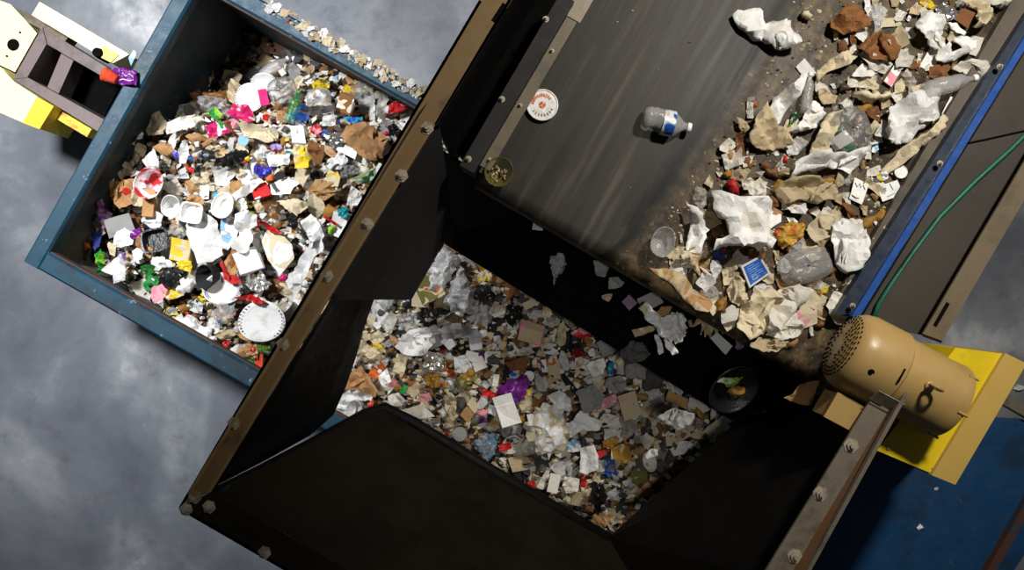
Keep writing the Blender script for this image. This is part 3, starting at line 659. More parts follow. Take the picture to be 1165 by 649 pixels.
ZONE = {'C': 'in the heap in the blue container', 'H': 'in the dim heap under the hopper', 'B': 'lying on the conveyor belt', 'F': 'dropping off the conveyor end', 'R': 'on the container rail', 'W': 'on the dark hopper plate', 'L': 'on the floor'}
def zpos(zone, px, py, lift, z=None):
    if z is not None: return P(px, py, z + (.17 if zone == 'F' and z < 1.9 else 0))
    if zone in 'CH': return onheap(px, py, lift)
    if zone == 'B': return BPL(px, py, .004 + lift)
    if zone == 'R': return P(px, py, RIM + .003 + lift)
    if zone == 'L': return P(px, py, .003 + lift)
    return P(px, py, 1.7 + lift)
SEED = [0]; COUNT = {}
def hero(line):
    zone, kind, style, col, geo, desc = [s.strip() for s in line.split(';')][:6]
    SEED[0] += 1; rnd = random.Random(SEED[0] * 7919 + 5); land = desc.endswith('*'); desc = desc.rstrip('*').strip()
    z = None
    if '@' in geo: geo, z = geo.split('@'); z = float(z)
    g = [float(x) for x in geo.replace(' ', ',').split(',') if x]
    COUNT[zone] = COUNT.get(zone, 0) + 1
    lift = {'C': .085, 'H': .08, 'B': .012, 'R': .004}.get(zone, 0) + rnd.uniform(0, .02 if zone in 'CH' else .004)
    if len(g) <= 5: cx, cy, w, h, ang = (g + [0] * 5)[:5]; polypx = None; g_ = 1.18 if zone in 'CH' else 1.0; w *= g_; h *= g_
    else:
        xs, ys = g[0::2], g[1::2]; cx, cy = (min(xs) + max(xs)) / 2, (min(ys) + max(ys)) / 2; w, h, ang = max(xs) - min(xs), max(ys) - min(ys), 0
        polypx = list(zip(xs, ys))
    loc = zpos(zone, cx, cy, lift, z); k = (CAMZ - loc.z) / F
    if style == 'quad': poly_style = 'flat'
    surf = SURF.get(style, 'paper'); mat = trash_mat(col, surf)
    yaw = math.radians(ang); ta = {'C': .16, 'H': .2, 'B': .02, 'R': .1, 'F': .5, 'W': .0}.get(zone, .1)
    scale = (1, 1, 1); rot = tilt(rnd, yaw, ta)
    if style in STY or style == 'quad':
        if polypx: poly = [((x - cx) * k, -(y - cy) * k) for x, y in polypx]; rot = tilt(rnd, 0, ta * .6)
        else: poly = blob(w * k, h * k, rnd, 'quad' if style in ('quad', 'flat') else 'blob')
        m, sm = (folded if style == 'cloth' and max(w, h) > 24 else sheet)(poly, 'flat' if style == 'quad' else style, rnd, 15 if max(w, h) > 34 else 10 if max(w, h) > 20 else 8)
        me = m.mesh(kind, mat, sm)
        if style == 'cloth': me.set_sharp_from_angle(angle=math.radians(24))
        root = place([(None, me, mat)], kind, loc, rot, scale, zone, col)
        if zone in 'BFR' or style in ('quad', 'flat'):
            md = root.modifiers.new('thickness', 'SOLIDIFY'); md.thickness = .003 if style in ('quad', 'flat') else .0025; md.offset = -1
    else:
        from mathutils import Quaternion
        W_, H_ = w * k, h * k
        if style == 'plate': parts = sh_plate(max(W_, H_) / 2, rnd, 'dash')
        elif style == 'swirl': parts = sh_plate(max(W_, H_) / 2, rnd, 'swirl')
        elif style == 'tub': parts = sh_tub(W_, H_, rnd)
        elif style == 'box': parts = sh_box(W_, H_, min(W_, H_) * .45, rnd)
        elif style == 'clam': parts = sh_clamshell(W_, H_, rnd)
        elif style in ('lid', 'disc'): parts = sh_disc(W_ / 2, .010 if style == 'lid' else .005, rnd)
        elif style in ('cup', 'cupf'): parts = sh_cup(H_ * .75, W_ * .36, W_ * .5, rnd); rot = tilt(rnd, yaw, .5 if zone in 'CH' else .1)
        elif style == 'bottle': parts = sh_bottle(W_, H_ / 2, rnd, None)
        if style in ('plate', 'swirl') and abs(W_ - H_) > .01: scale = (1, H_ / W_, 1)
        if style == 'bottle':
            rot = Quaternion((0, 0, 1), yaw) @ Quaternion((0, 1, 0), math.pi / 2); loc = loc + Vector((-math.cos(yaw), -math.sin(yaw), 0)) * W_ / 2 + Vector((0, 0, H_ / 2))
        L_ = []
        for pn, m, sm, mc_ in parts:
            if style in ('plate', 'swirl'): mm = trash_mat(mc_, 'paper')
            elif pn == 'cap': mm = trash_mat(col if col != 'lightgrey' else 'white', 'plastic')
            else: mm = mat
            L_.append((pn, m.mesh(pn or kind, mm, sm), mm))
        root = place(L_, kind, loc, rot, scale, zone, col)
    d = dict(o=root, zone=zone, x=cx, y=cy, r=max(w, h) / 2, w=w, h=h, desc=desc, land=land, kind=kind, poly=polypx)
    MADE.append(d)
    if land: LAND.append((zone, cx, cy, desc))
    return d

# ------------------------------------------------------------------ litter: the pieces one can pick out
HEROES = '''
C;paper_bag;bag;darkbrown;296,50,42,24,-15;crumpled dark brown paper bag*
C;glass_jar;cupf;brown;253,53,13,12,0;amber jar*
C;plastic_film;film;lightgrey;264,44,18,13,-30;clear film end
C;plastic_film;film;grey;286,65,17,13,20;shiny clear film*
C;paper_scrap;paper;offwhite;256,68,13,11,30;torn white scrap
C;tin_cup;cup;gold;233,84,13,13,0;gold-lined cup*
C;paper_scrap;paper;cream;241,87,18,9,100;curled cream scrap
C;plastic_scrap;wrap;black+darkgrey;244,73,17,9,15;black plastic strip
C;paper_napkin;paper;cream;266,90,23,15,-10;round cream napkin*
C;paper_bag;paper;beige+cream;271,107,20,24,10;folded cream bag*
C;cardboard_roll;lump;brown;242,110,46,19,12;long brown cardboard roll*
C;paper_plate;plate;white;301,94,25,18,0;small white plate*
C;paper_plate;plate;white;285,112,27,28,0;plain white plate*
C;plastic_tab;flat;magenta;300,111,9,16,10;magenta tab*
C;paper_scrap;flat;offwhite;321,82,6,7,30;pale square chip
C;plastic_bottle;bottle;lightgrey;315,78,32,11,35;crushed clear bottle*
C;plastic_tray;clam;grey;322,104,27,26,20;grey clear clamshell*
C;card_piece;paper;cream;340,95,17,16,10;cream card corner*
C;plastic_bottle;bottle;green;336,123,32,11,72;green soda bottle*
C;plastic_bag;film;lightgrey;247,122,32,17,-15;clear produce bag*
C;food_wrapper;wrap;lime+green;246,130,18,10,-35;lime green wrapper*
C;food_wrapper;wrap;magenta+magenta+lime+white;276,130,25,16,-22;magenta and lime wrapper*
C;food_wrapper;wrap;magenta+magenta+white+green;247,149,30,18,22;hot pink wrapper*
C;plastic_scrap;wrap;red;302,134,9,8,0;small red scrap
C;food_wrapper;wrap;yellow+olive;365,97,22,10,8;yellow-green wrapper*
C;plastic_tray;clam;lightgrey;364,113,24,20,0;clear tray with yellow stain*
C;food_wrapper;wrap;gold+yellow;397,103,16,15,20;golden yellow wrapper*
C;plastic_bag;film;lightgrey;412,106,27,24,-20;clear crackly bag*
C;carton;box;brown+cream+white;394,124,16,14,-15;brown printed carton*
C;food_wrapper;wrap;red+darkred+white;451,123,25,14,12;red crinkled wrapper*
C;cardboard_strip;paper;darkgrey;365,126,40,9,8;dark grey strip*
C;plastic_scrap;wrap;cyan+blue;403,137,21,9,-12;bright blue wrapper*
C;paper_bag;cloth;kraft;416,140 394,145 392,155 398,168 412,178 425,186 436,180 440,168 444,160 432,150;large tan paper bag*
C;foil_scrap;flat;white;394,171,23,9,-28;white foil strip*
C;food_wrapper;wrap;pink+red;359,148,15,10,10;pinkish red wrapper*
C;plastic_scrap;wrap;blue+navy;368,151,9,11,0;dark blue scrap*
C;cardboard_piece;cloth;brown;351,158 364,164 370,178 368,190 360,186 352,174;brown cardboard leaf*
C;cardboard_piece;paper;kraft;378,175,14,10,-25;tan cardboard bit
C;paper_scrap;shred;white;457,144,15,11,0;ragged white scrap*
C;plastic_scrap;bag;black;446,148,9,15,0;black scrap by the flange*
C;paper_scrap;paper;white;440,168,10,9,30;white chip
C;foil_wrapper;foil;lightgrey;380,160,21,20,0;crumpled silver foil*
C;paper_sheet;paper;cream;165,148 166,139 184,127 192,140 190,154 173,156;cream five-sided paper*
C;paper_sheet;cloth;offwhite;192,141 205,135 220,132 222,144 206,150 193,155;cream paper strip by the wall*
C;paper_cup;paper;offwhite+cream;154,153,23,27,10;crushed off-white cup*
C;paper_roll;cloth;cream;162,164 170,167 155,198 140,206 136,198;rolled cream paper*
C;tape_roll;flat;white;153,194,11,11,20;white tape end
C;plastic_scrap;flat;black;157,190,8,7,-30;black square*
C;paper_napkin;paper;lightgrey;173,181,23,21,0;crumpled grey-white napkin*
C;paper_bag;paper;kraft;188,170,23,13,-10;kraft bag corner*
C;cardboard_piece;paper;tan;159,133,15,13,30;tan cardboard corner*
C;foil_strip;foil;darkgrey;190,117,36,14,18;dark foil strip*
C;plastic_scrap;wrap;red;199,113,11,6,0;red film bit
C;plastic_scrap;wrap;lavender+ultramarine;201,175,8,11,0;blue-violet bit*
C;paper_scrap;paper;white;210,177,11,23,-15;folded white scrap*
C;plastic_bag;film;darkgrey;194,189,22,14,0;dark clear bag*
C;bottle_cap;wrap;red;217,193,9,8,0;red cap*
C;paper_cup;cup;white+pink+red;176,208,27,27,0;pink and red cup*
C;paper_bag;cloth;kraft;127,206 140,206 154,204 158,214 154,232 138,238 128,226;tan bag with red seal*
C;paper_napkin;paper;cream;160,225,17,23,0;cream pointed napkin*
C;paper_napkin;cloth;offwhite;106,194 118,191 131,198 132,206 122,212 116,204;off-white napkin at the wall*
C;paper_napkin;cloth;offwhite;105,208 113,206 118,218 113,232 106,228;hanging off-white napkin*
C;plastic_bag;bag;mauve+purple;120,246,14,32,15;muted purple bag*
C;card_piece;flat;cream;114,257,12,21,25;cream card flap*
C;cleaning_cloth;cloth;navy+blue;112,274,13,22,10;deep blue cloth*
C;plastic_bag;bag;lime+green;118,296,9,27,-10;bright green bag*
C;fruit_peel;lump;orange;100,281,8,10,0;orange peel*
C;card_piece;flat;grey;136,257,27,19,15;grey card*
C;paper_sheet;paper;white;142,272,20,21,0;creased white paper
C;paper_sheet;paper;white;132,301,23,23,-10;broken white sheet*
C;plastic_bag;film;lavender;141,294,13,15,0;lavender film*
C;paper_cup;flat;white;150,286 156,282 164,285 161,295 153,298;white six-sided card*
C;plastic_tub;tub;black;181,275,27,23,12;black plastic tub*
C;paper_strip;paper;kraft;166,283,12,25,20;tan paper curl*
C;food_wrapper;wrap;purple+red+orange;156,266,13,13,0;purple and red wrapper*
C;paper_roll;cloth;white;186,299,25,11,-5;white paper roll*
C;plastic_bag;film;green;172,306,19,17,0;greenish clear bag*
C;plastic_bag;bag;black;194,317,19,23,20;black knotted bag*
C;paper_plate;cloth;pink;173,336 176,326 188,322 194,330 188,342 178,346;pink paper plate*
C;paper_scrap;paper;yellow+cream;197,334,17,15,20;yellow paper scrap*
C;newspaper_piece;paper;lightgrey;142,313,27,13,20;grey newspaper piece*
C;paper_towel;paper;white;174,250,21,20,0;crumpled white towel
C;carton;box;kraft;171,237,11,18,0;small brown box*
C;paper_cup;cup;white;201,230,20,19,0;white paper cup*
C;carton;box;cream+yellow;209,289,19,15,-10;cream and yellow carton*
C;food_wrapper;wrap;yellow+cream+blue;212,302,15,13,0;yellow snack wrapper*
C;paper_ball;lump;white;210,325,21,17,0;white paper ball*
C;plastic_bag;film;black;239,182,27,27,0;black see-through bag*
C;plastic_bag;bag;black;270,180,31,15,18;black bag strip*
C;card_piece;flat;white;284,186 293,170 292,190 288,199;white pointed card*
C;plastic_bag;bag;ultramarine;291,197 292,187 303,190 319,187 318,190 309,197 305,202 296,203;ultramarine plastic bag*
C;paper_roll;cloth;white;264,226 288,208 297,203 302,208 280,223 270,231;long white paper roll*
C;carton;box;red+red+white;299,220,17,10,18;red carton*
C;bottle_cap;lump;orange;307,203,9,8,0;orange cap*
C;bottle_cap;disc;black;319,201,10,10,0;black cap*
C;receipt;paper;white+white+darkgrey;324,214,28,20,15;printed white receipt*
C;paper_napkin;cloth;white;318,184,29,15,5;white napkin ring*
C;food_wrapper;wrap;navy+yellow+white;273,236,17,17,20;navy and yellow packet*
C;bottle_cap;disc;cyan;246,223,7,7,0;cyan cap*
C;paper_towel;cloth;cream;296,153,42,18,-12;long cream towel*
C;bottle_cap;disc;lightblue;277,160,11,11,0;blue-grey lid*
C;food_wrapper;wrap;darkred+lavender;316,168,13,9,0;dark red wrapper*
C;plastic_scrap;wrap;teal+blue;327,175,11,7,20;blue-green bit*
C;cardboard_piece;paper;tan;270,212,15,15,0;tan cardboard square*
C;cardboard_piece;paper;kraft+tan;224,228,17,13,0;corrugated tan piece*
C;plastic_bag;film;brown;311,242,26,23,0;brown see-through bag*
C;paper_sheet;paper;white;212,257 220,238 236,242 250,252 254,290 243,298 228,300 218,280;big white sheet*
C;foam_tray;tub;white;222,243,22,20,-10;white foam tray*
C;newspaper_piece;quad;white+white+lightblue;254,242 275,252 268,275 259,285 246,278;white printed page*
C;paper_bowl;cup;white;258,236,22,18,0;white paper bowl*
C;paper_cup;cup;black;244,311,21,20,0;black cup*
C;paper_plate;swirl;white;254,329,38,31,0;plate with blue rings*
C;paper_cup;cloth;red;253,300 256,296 262,312 272,314 277,322 266,324 256,318;red paper cone*
C;paper_bag;cloth;kraft;266,282 276,287 272,300 268,314 261,310 258,298;tan paper pocket*
C;paper_towel;cloth;white;272,246 286,240 298,246 297,258 288,262 292,276 280,290 270,284 272,268;stack of crushed cups*
C;plastic_scrap;wrap;red;290,255,11,9,0;red label bit*
C;paper_plate;quad;cream+white;298,275 303,262 316,262 332,278 335,294 319,313 305,296;torn dashed plate*
C;plastic_strip;wrap;red;312,262,28,7,-34;red plastic strip*
C;paper_sheet;cloth;white;326,320 345,293 368,268 372,282 352,310 336,338;large white sheet by the flange*
C;bottle_cap;lump;magenta;322,317,9,9,0;magenta cap*
C;carton;box;white;287,301,22,16,20;white carton*
C;foil_wrapper;foil;white;296,322,22,20,0;white foil ball*
C;tub_lid;disc;grey;259,342,17,15,0;grey lid*
C;food_wrapper;wrap;yellow+olive;230,341,11,9,0;yellow pouch*
C;plastic_scrap;bag;black;276,332,8,8,0;small black lump*
C;plastic_bag;bag;black;334,253,14,18,20;black bag knot*
C;food_wrapper;wrap;red+red+white;292,340,36,10,-8;red and white wrapper*
C;paper_plate;plate;white;299,366,46,40,0;dash-rimmed white plate*
C;plastic_bag;bag;white+lightgrey;198,368 205,358 222,360 240,372 250,382 246,393 232,396 214,388 200,376;plump white bag*
C;cardboard_piece;paper;kraft;284,380,27,15,-20;kraft board*
C;paper_strip;cloth;offwhite;257,410 262,398 274,390 283,392 274,400 266,412 260,416;cream paper strip*
C;paper_bowl;wrap;kraft+kraft+red;281,402,29,18,15;tan bowl with red sauce*
C;plastic_bag;film;lime+green+yellow;300,394,16,17,0;green-yellow bag*
C;plastic_bag;wrap;green+white+teal;288,414,18,18,0;green and white bag*
C;carton;box;orangered;296,415,8,11,0;orange carton end*
C;plastic_film;film;lightgrey;253,358,32,21,20;crinkled clear film*
C;paper_strip;paper;beige;260,380,27,11,15;beige paper strip*
C;paper_scrap;paper;white;244,371,13,13,0;white corner scrap
C;food_wrapper;wrap;black+yellow+grey;192,358,21,17,-20;black and yellow packet*
C;plastic_scrap;wrap;red;258,390,7,11,0;red sliver
C;plastic_bag;film;green;398,203 410,198 424,190 430,200 424,208 408,211;green see-through bag*
C;drinking_straw;paper;cream;408,203,38,4,30;cream straw
C;paper_scrap;flat;white;425,196 431,185 437,188 432,203 427,205;white card by the flange*
C;paper_scrap;paper;cream+yellow;380,201,18,23,15;cream wedge*
C;plastic_bag;wrap;white+darkgrey;384,186,21,16,20;black-lettered white bag*
C;plastic_film;film;lightgrey;398,196,19,18,0;clear film knot
C;paper_bag;cloth;tan;370,218,27,20,-20;tan paper bag*
C;plastic_bag;bag;teal;391,243,13,13,0;teal bag*
C;paper_napkin;cloth;white;404,227,22,23,20;white napkin pair*
C;bottle_cap;lump;lime;377,261,9,11,0;lime cap*
C;drinking_straw;wrap;red;377,252,20,3,-35;red straw*
C;paper_napkin;cloth;white;360,262,20,26,30;white folded napkin*
C;paper_towel;cloth;cream+yellow;345,178,22,24,0;yellowed cream towel*
C;paper_towel;cloth;cream;336,236,34,18,-20;cream paper towel*
C;plastic_bag;bag;lightgrey;375,138,18,14,0;pale grey bag*
H;plastic_bag;cloth;white+lightgrey;450,394 460,380 475,373 490,372 497,388 482,404 462,402;white bag with orange mark*
H;paper_scrap;wrap;orangered;482,390,14,9,15;orange-red scrap*
H;plastic_film;film;lightgrey;464,365,22,26,10;cloudy film*
H;paper_bag;cloth;kraft;391,436 404,422 413,415 422,428 434,443 430,451 414,446 395,442;tan kraft bag*
H;paper_sheet;cloth;white;384,450 405,441 428,447 424,455 408,456 404,475 392,474 377,467;bright white sheet*
H;paper_cup;cup;lightgrey;409,463,16,18,0;grey-white cup*
H;food_wrapper;wrap;orangered;422,460,7,13,0;orange sliver*
H;paper_roll;cloth;white;438,429,11,18,10;short white roll*
H;card_piece;quad;offwhite;457,467 480,460 495,474 478,477;white slanted card*
H;card_piece;paper;offwhite;451,454,16,17,-20;pale green-white card*
H;plastic_bag;bag;beige+cream;418,401,32,21,-30;beige bag strips*
H;paper_napkin;cloth;offwhite;402,406,12,27,-15;white napkin by the flap*
H;plastic_scrap;wrap;yellow;430,394,13,6,-10;yellow strip*
H;foil_bag;foil;white;493,411,26,24,0;silver crinkled bag*
H;paper_napkin;paper;cream;457,412,25,21,0;cream crumpled napkin*
H;paper_scrap;paper;cream;471,442,17,17,0;cream flake pile
H;food_wrapper;wrap;ochre;491,434,17,15,10;ochre wrapper*
H;food_wrapper;wrap;pink+beige;483,452,15,13,0;pinkish wrapper*
H;plastic_bag;bag;white+lightgrey;487,312 496,293 504,280 516,286 524,296 514,318 500,334 490,330;tall white plastic bag*
H;plastic_bag;bag;lightgrey+grey;505,345 512,325 524,300 532,322 542,340 530,356 514,354;grey-white plastic bag*
H;carton;box;olive+cream+orange;490,332,25,18,25;green carton with orange label*
H;card_piece;flat;cream;478,341,18,16,-10;cream card
H;plastic_bag;bag;black;490,357,30,14,5;black bag by the plate*
H;plastic_bag;bag;black;550,334,27,23,-20;glossy black bag*
H;paper_cup;lump;offwhite;560,331,10,8,0;small white cup*
H;food_wrapper;wrap;yellow+cream;552,314,14,13,0;yellow crumpled wrapper*
H;cardboard_piece;paper;darkbrown;516,363,17,11,0;dark brown board
H;paper_sheet;cloth;grey;498,372 520,366 545,376 550,384 528,384 505,384;long grey sheet*
H;plastic_bag;film;lightgrey;548,355,25,24,0;cloudy clear bag*
H;plastic_bag;foil;darkgrey;585,358,22,21,0;shiny dark bag*
H;card_piece;quad;lightgrey;504,391 513,384 520,392 511,399;grey diamond card*
H;card_piece;quad;offwhite+offwhite+darkgrey;551,400 570,400 567,419 552,413;printed white cone*
H;card_piece;flat;offwhite;537,406,13,10,-15;white card tag
H;card_piece;flat;offwhite;545,414,13,13,20;cream card tag
H;card_piece;flat;lightgrey;541,392,13,12,5;grey card tag
H;paper_plate;cloth;lightgrey;524,414,20,19,0;grey round plate*
H;paper_scrap;flat;cream;603,346,14,8,25;cream oval chip*
H;paper_scrap;paper;cream;622,355,12,13,0;cream scrap by the plate edge*
H;carton;box;beige+pink;604,382,22,14,-15;beige carton*
H;snack_bag;bag;purple;565,440 580,432 598,424 605,434 594,452 584,460 578,452 567,449;large purple snack bag*
H;fruit_peel;lump;orange;581,435,11,10,0;orange lump*
H;plastic_scrap;wrap;lightblue+blue;584,427,8,9,0;blue striped bit*
H;paper_badge;disc;white;602,428,10,10,0;round white badge*
H;plastic_scrap;wrap;yellow;598,447,9,9,0;yellow bit*
H;lotion_tube;quad;white+white+purple;615,410 621,409 622,423 617,424;white tube*
H;food_wrapper;wrap;ochre+olive;532,432,23,23,0;large ochre wrapper*
H;plastic_scrap;wrap;red;554,447,19,11,-15;red bent scrap*
H;sauce_packet;flat;offwhite;564,433,6,12,-10;white sachet*
H;cardboard_piece;paper;brown;590,415,27,14,10;brown torn board*
H;carton;quad;cream;531,460 537,452 546,463 540,471;open cream box*
H;carton;quad;tan;523,472 531,462 540,470 533,482;tan box side*
H;food_scrap;lump;pink+orange;548,470,13,9,-10;pink-orange lump*
H;carton;box;white;577,472,19,21,20;white square box*
H;paper_sheet;paper;white;560,466,11,13,-10;small white sheet
H;card_piece;paper;lightgrey;549,458,11,15,-30;grey folded card
H;food_wrapper;wrap;red;574,508,17,10,5;dark red wrapper*
H;paper_plate;disc;grey;523,494,14,18,0;grey disc*
H;plastic_bag;film;lightblue;554,508,31,27,0;bluish clear bag*
H;paper_scrap;lump;offwhite;504,469,11,14,30;white crumple
H;paper_napkin;cloth;cream;513,457,13,23,15;cream twisted napkin*
H;paper_plate;lump;offwhite;601,503,15,12,0;white oval dish*
H;plastic_bag;bag;white+cream;597,480 608,462 622,455 640,465 646,486 640,510 625,518 608,512 600,500;large cream-white bag*
H;food_wrapper;wrap;purple;622,505,17,12,-10;purple wrapper*
H;plastic_scrap;wrap;gold+orange;621,495,10,7,0;gold bit*
H;plastic_scrap;wrap;blue;609,479,9,7,0;blue bit*
H;paper_sheet;cloth;white;622,450 636,443 650,455 648,468 634,466;upper white sheet*
H;card_piece;cloth;kraft;628,464 640,464 644,478 634,482;peach-tan card*
H;paper_towel;paper;white;650,480 660,466 672,474 687,478 682,488 668,490;torn white towel*
H;paper_towel;cloth;white;655,486,22,20,0;white towel ball
H;plastic_scrap;flat;red;675,521 680,514 691,511 688,518 679,524;red leaf-shaped scrap*
H;paper_towel;paper;white;670,524,20,27,0;white towel by the red scrap*
H;food_wrapper;wrap;ochre;696,503,20,11,10;ochre strip*
H;food_wrapper;wrap;pink+lightgrey+grey;688,458,22,21,0;pinkish grey wrapper*
H;paper_sheet;cloth;grey;670,454,25,24,20;grey sheet*
H;plastic_scrap;wrap;lightblue+white;654,508,15,13,0;light blue packet*
H;card_piece;flat;offwhite;630,550,11,19,-15;tall cream card*
H;card_piece;paper;offwhite;649,552,19,19,0;cream folded card
H;plastic_scrap;wrap;red;664,549,7,15,10;red twist*
H;plastic_scrap;wrap;red;606,552,9,9,0;red chip*
H;plastic_bag;bag;black;681,566,20,30,15;black bag near the corner*
H;plastic_bag;wrap;red+pink;648,379 658,373 668,368 681,376 672,384 660,386;bright red bag*
H;paper_towel;paper;white;678,418,22,18,10;white towel with blue edge*
H;plastic_scrap;wrap;teal+blue;695,420,7,15,0;teal strip*
H;paper_strip;cloth;cream;639,382,11,28,0;cream hanging strip*
H;paper_strip;cloth;lightgrey;642,412,9,21,15;grey-white strip*
H;food_wrapper;wrap;darkred;656,402,15,11,0;dull red wrapper*
H;cardboard_piece;flat;grey;694,392,24,18,25;grey board by the plate edge*
H;paper_sheet;cloth;grey;722,416,28,24,-15;grey paper sheet*
H;paper_sheet;cloth;darkgrey;742,428,24,32,0;dark grey sheet*
H;paper_sheet;cloth;grey;700,436,26,22,10;limp grey sheet*
H;cardboard_piece;flat;beige;716,462,18,26,15;beige board strip*
H;paper_sheet;flat;offwhite;785,452 800,458 808,466 796,472 782,462;pale sheet near the top edge*
H;plastic_cup;lump;offwhite;812,470,8,16,-10;upright white cup*
H;paper_sheet;paper;cream;812,488,20,20,-30;creased cream paper*
H;food_wrapper;wrap;ochre+cream;796,470,14,14,0;ochre food wrapper*
H;cardboard_piece;flat;tan;770,455,22,10,-25;tan board edge*
H;foil_scrap;foil;white;726,460,12,9,0;bright foil scrap*
H;paper_towel;paper;ochre+cream;706,515,24,20,0;stained ochre towel*
H;paper_scrap;flat;cream;694,603 686,588 690,592 700,606;pale sliver in the corner*
H;paper_scrap;paper;tan;682,592,20,14,-30;tan scrap near the corner
B;paper_napkin;cloth;white;832,18 838,14 863,11 867,15 866,25 868,30 880,24 883,27 890,24 897,26 899,40 908,48 906,52 893,59 880,57 865,47 858,46 845,36 836,28;lone white napkin*
B;food_crumb;lump;cream;916,17,15,10,-20;pale food crumb*
B;paper_towel;cloth;brown;941,34 945,24 954,14 960,9 975,11 988,22 986,32 972,38 955,41;upper brown towel*
B;paper_towel;cloth;brown;965,62 975,52 988,42 1000,38 1015,42 1021,55 1020,68 1005,72 985,68;lower brown towel*
B;plastic_film;film;white;988,8 1000,4 1008,12 1004,24 1000,38 992,38 990,22;clear crinkled film*
B;food_wrapper;wrap;yellow+gold;1054,5,20,11,-15;bright yellow wrapper*
B;paper_scrap;paper;beige;1040,12,14,18,-30;beige scrap
B;paper_napkin;cloth;white;1034,31 1044,21 1055,17 1068,24 1071,38 1070,56 1060,58 1043,46;white napkin half*
B;paper_napkin;cloth;white;1062,70 1063,60 1072,52 1078,61 1088,58 1080,49 1085,43 1110,46 1104,57 1090,67 1075,73;white crescent napkin*
B;foil_wrapper;foil;lightgrey;1062,15 1070,5 1082,7 1090,14 1084,24 1072,25;silver foil wrapper*
B;paper_napkin;cloth;cream;1085,4 1110,1 1120,8 1123,20 1118,30 1105,37 1098,36 1104,26 1110,15 1098,9;curved cream napkin*
B;cardboard_piece;flat;brown;1084,22 1094,9 1109,15 1100,33;brown card square*
B;paper_towel;cloth;offwhite;1117,0 1150,-2 1153,5 1134,12 1122,9;off-white towel by the rail top*
B;paper_strip;cloth;white;1076,27 1086,28 1099,39 1095,42 1080,34;thin white strip*
B;paper_napkin;cloth;offwhite;1080,78 1090,72 1102,69 1115,71 1125,80 1120,93 1105,87 1086,85;grey-white napkin*
B;plastic_bottle;bottle;lightgrey;1076,98,64,19,14;crushed clear bottle with grey sheen*
B;card_piece;quad;white;1081,110 1100,115 1093,138 1071,130;plain white card*
B;fruit_peel;lump;orange;1107,108,19,8,5;orange peel by the rail*
B;fruit_peel;lump;brown;1122,74,10,6,20;brown peel at the skirt
B;card_piece;quad;white+white+pink;1021,68 1029,73 1014,99 1005,93;folded white packet*
B;paper_strip;cloth;cream;925,86 945,66 960,60 972,66 960,77 945,80 930,94;cream twisted strip*
B;paper_scrap;paper;white;966,88 980,73 995,83 991,88 978,90;white paper triangle*
B;cardboard_roll;lump;cream;969,112 972,103 985,105 1015,106 1013,114 985,118;cream cardboard stub*
B;paper_towel;cloth;white;1005,127 1030,109 1060,101 1072,104 1068,125 1060,140 1040,150 1030,165 1004,167 1002,150;big white towel with creases*
B;paper_towel;cloth;cream;1068,132 1075,134 1064,152 1040,173 1007,201 1000,195 1022,170 1048,152;long cream strip*
B;bread_piece;lump;brown;978,137,15,19,0;brown bread lump*
B;paper_strip;paper;cream;991,146,27,11,42;cream paper stub
B;food_crumb;lump;darkbrown;960,100,14,9,0;dark brown crumb*
B;plastic_bottle;bottle;lightgrey;917,107,46,13,82;clear bottle with narrow neck*
B;paper_napkin;cloth;white;872,123 880,111 900,95 915,83 910,98 900,115 891,130 886,140 877,149;white folded napkin*
B;paper_sheet;cloth;white;894,153 908,140 915,128 924,115 933,118 935,131 928,146 910,151;white paper leaf*
B;food_wrapper;wrap;darkgreen+lime+yellow;903,135,7,20,-25;dark green wrapper*
B;paper_scrap;cloth;beige;928,103 936,101 950,110 949,118 936,120 930,112;beige paper leaf*
B;paper_bag;cloth;beige;849,156 858,132 869,118 876,130 878,147 892,150 900,165 882,172 862,171 850,163;beige torn bag*
B;paper_scrap;cloth;beige;837,133 846,138 852,146 846,152 840,146;small beige curl*
B;carton;quad;white+white+grey;943,160 961,148 972,160 950,173;white label card*
B;food_wrapper;wrap;green+teal+lime;955,147,20,8,32;green label top*
B;food_wrapper;wrap;green+teal;965,168,18,7,25;green label bottom*
B;plastic_cup;clam;grey;965,148,46,50,20;grey translucent cup*
B;paper_napkin;cloth;cream;918,176 925,152 940,131 956,126 948,146 941,162 940,176;cream limp napkin*
B;paper_towel;cloth;white;892,206 898,188 915,176 945,178 985,172 976,190 963,199 950,191 920,195 902,203;wide white towel*
B;paper_towel;cloth;beige;878,217 892,206 905,202 926,203 946,212 942,228 925,233 905,228 890,233;wide beige towel*
B;paper_strip;cloth;beige;905,198,60,10,-4;olive-beige strip
B;tomato_piece;lump;red+red+gold;832,214,15,22,20;red tomato piece*
B;lettuce_leaf;lump;ochre;827,197,13,12,0;ochre leaf*
B;paper_scrap;shred;offwhite;840,210 858,207 862,195 868,206 874,215 862,225 851,220;off-white ragged scrap*
B;food_crumb;lump;brown+darkgrey;878,196,18,14,0;dark crumb pile*
B;tomato_piece;lump;red;893,182,8,10,0;small red crumb*
B;paper_towel;cloth;white;806,240 808,217 822,223 835,226 850,228 866,226 878,238 888,245 885,255 871,262 872,275 868,284 855,286 835,282 815,284 803,287 806,275 820,270 815,255 811,250;largest white towel*
B;paper_towel;cloth;white;778,231 785,235 795,250 804,262 799,275 795,290 780,286 782,265 784,250;curved white towel*
B;bread_piece;lump;brown;813,266,13,13,0;brown crust bit*
B;noodle_scraps;shred;cream+beige+tan;790,298,40,26,-30;tangle of pale food scraps*
B;plastic_scrap;wrap;blue+navy;818,291,15,11,-20;shiny blue scrap*
B;meat_tray;wrap;darkred+darkbrown;832,284,36,8,5;dark red strip*
B;fruit_peel;bag;gold+orange+tan;880,270 888,258 898,251 911,254 916,262 906,274 896,284 884,281;golden peel*
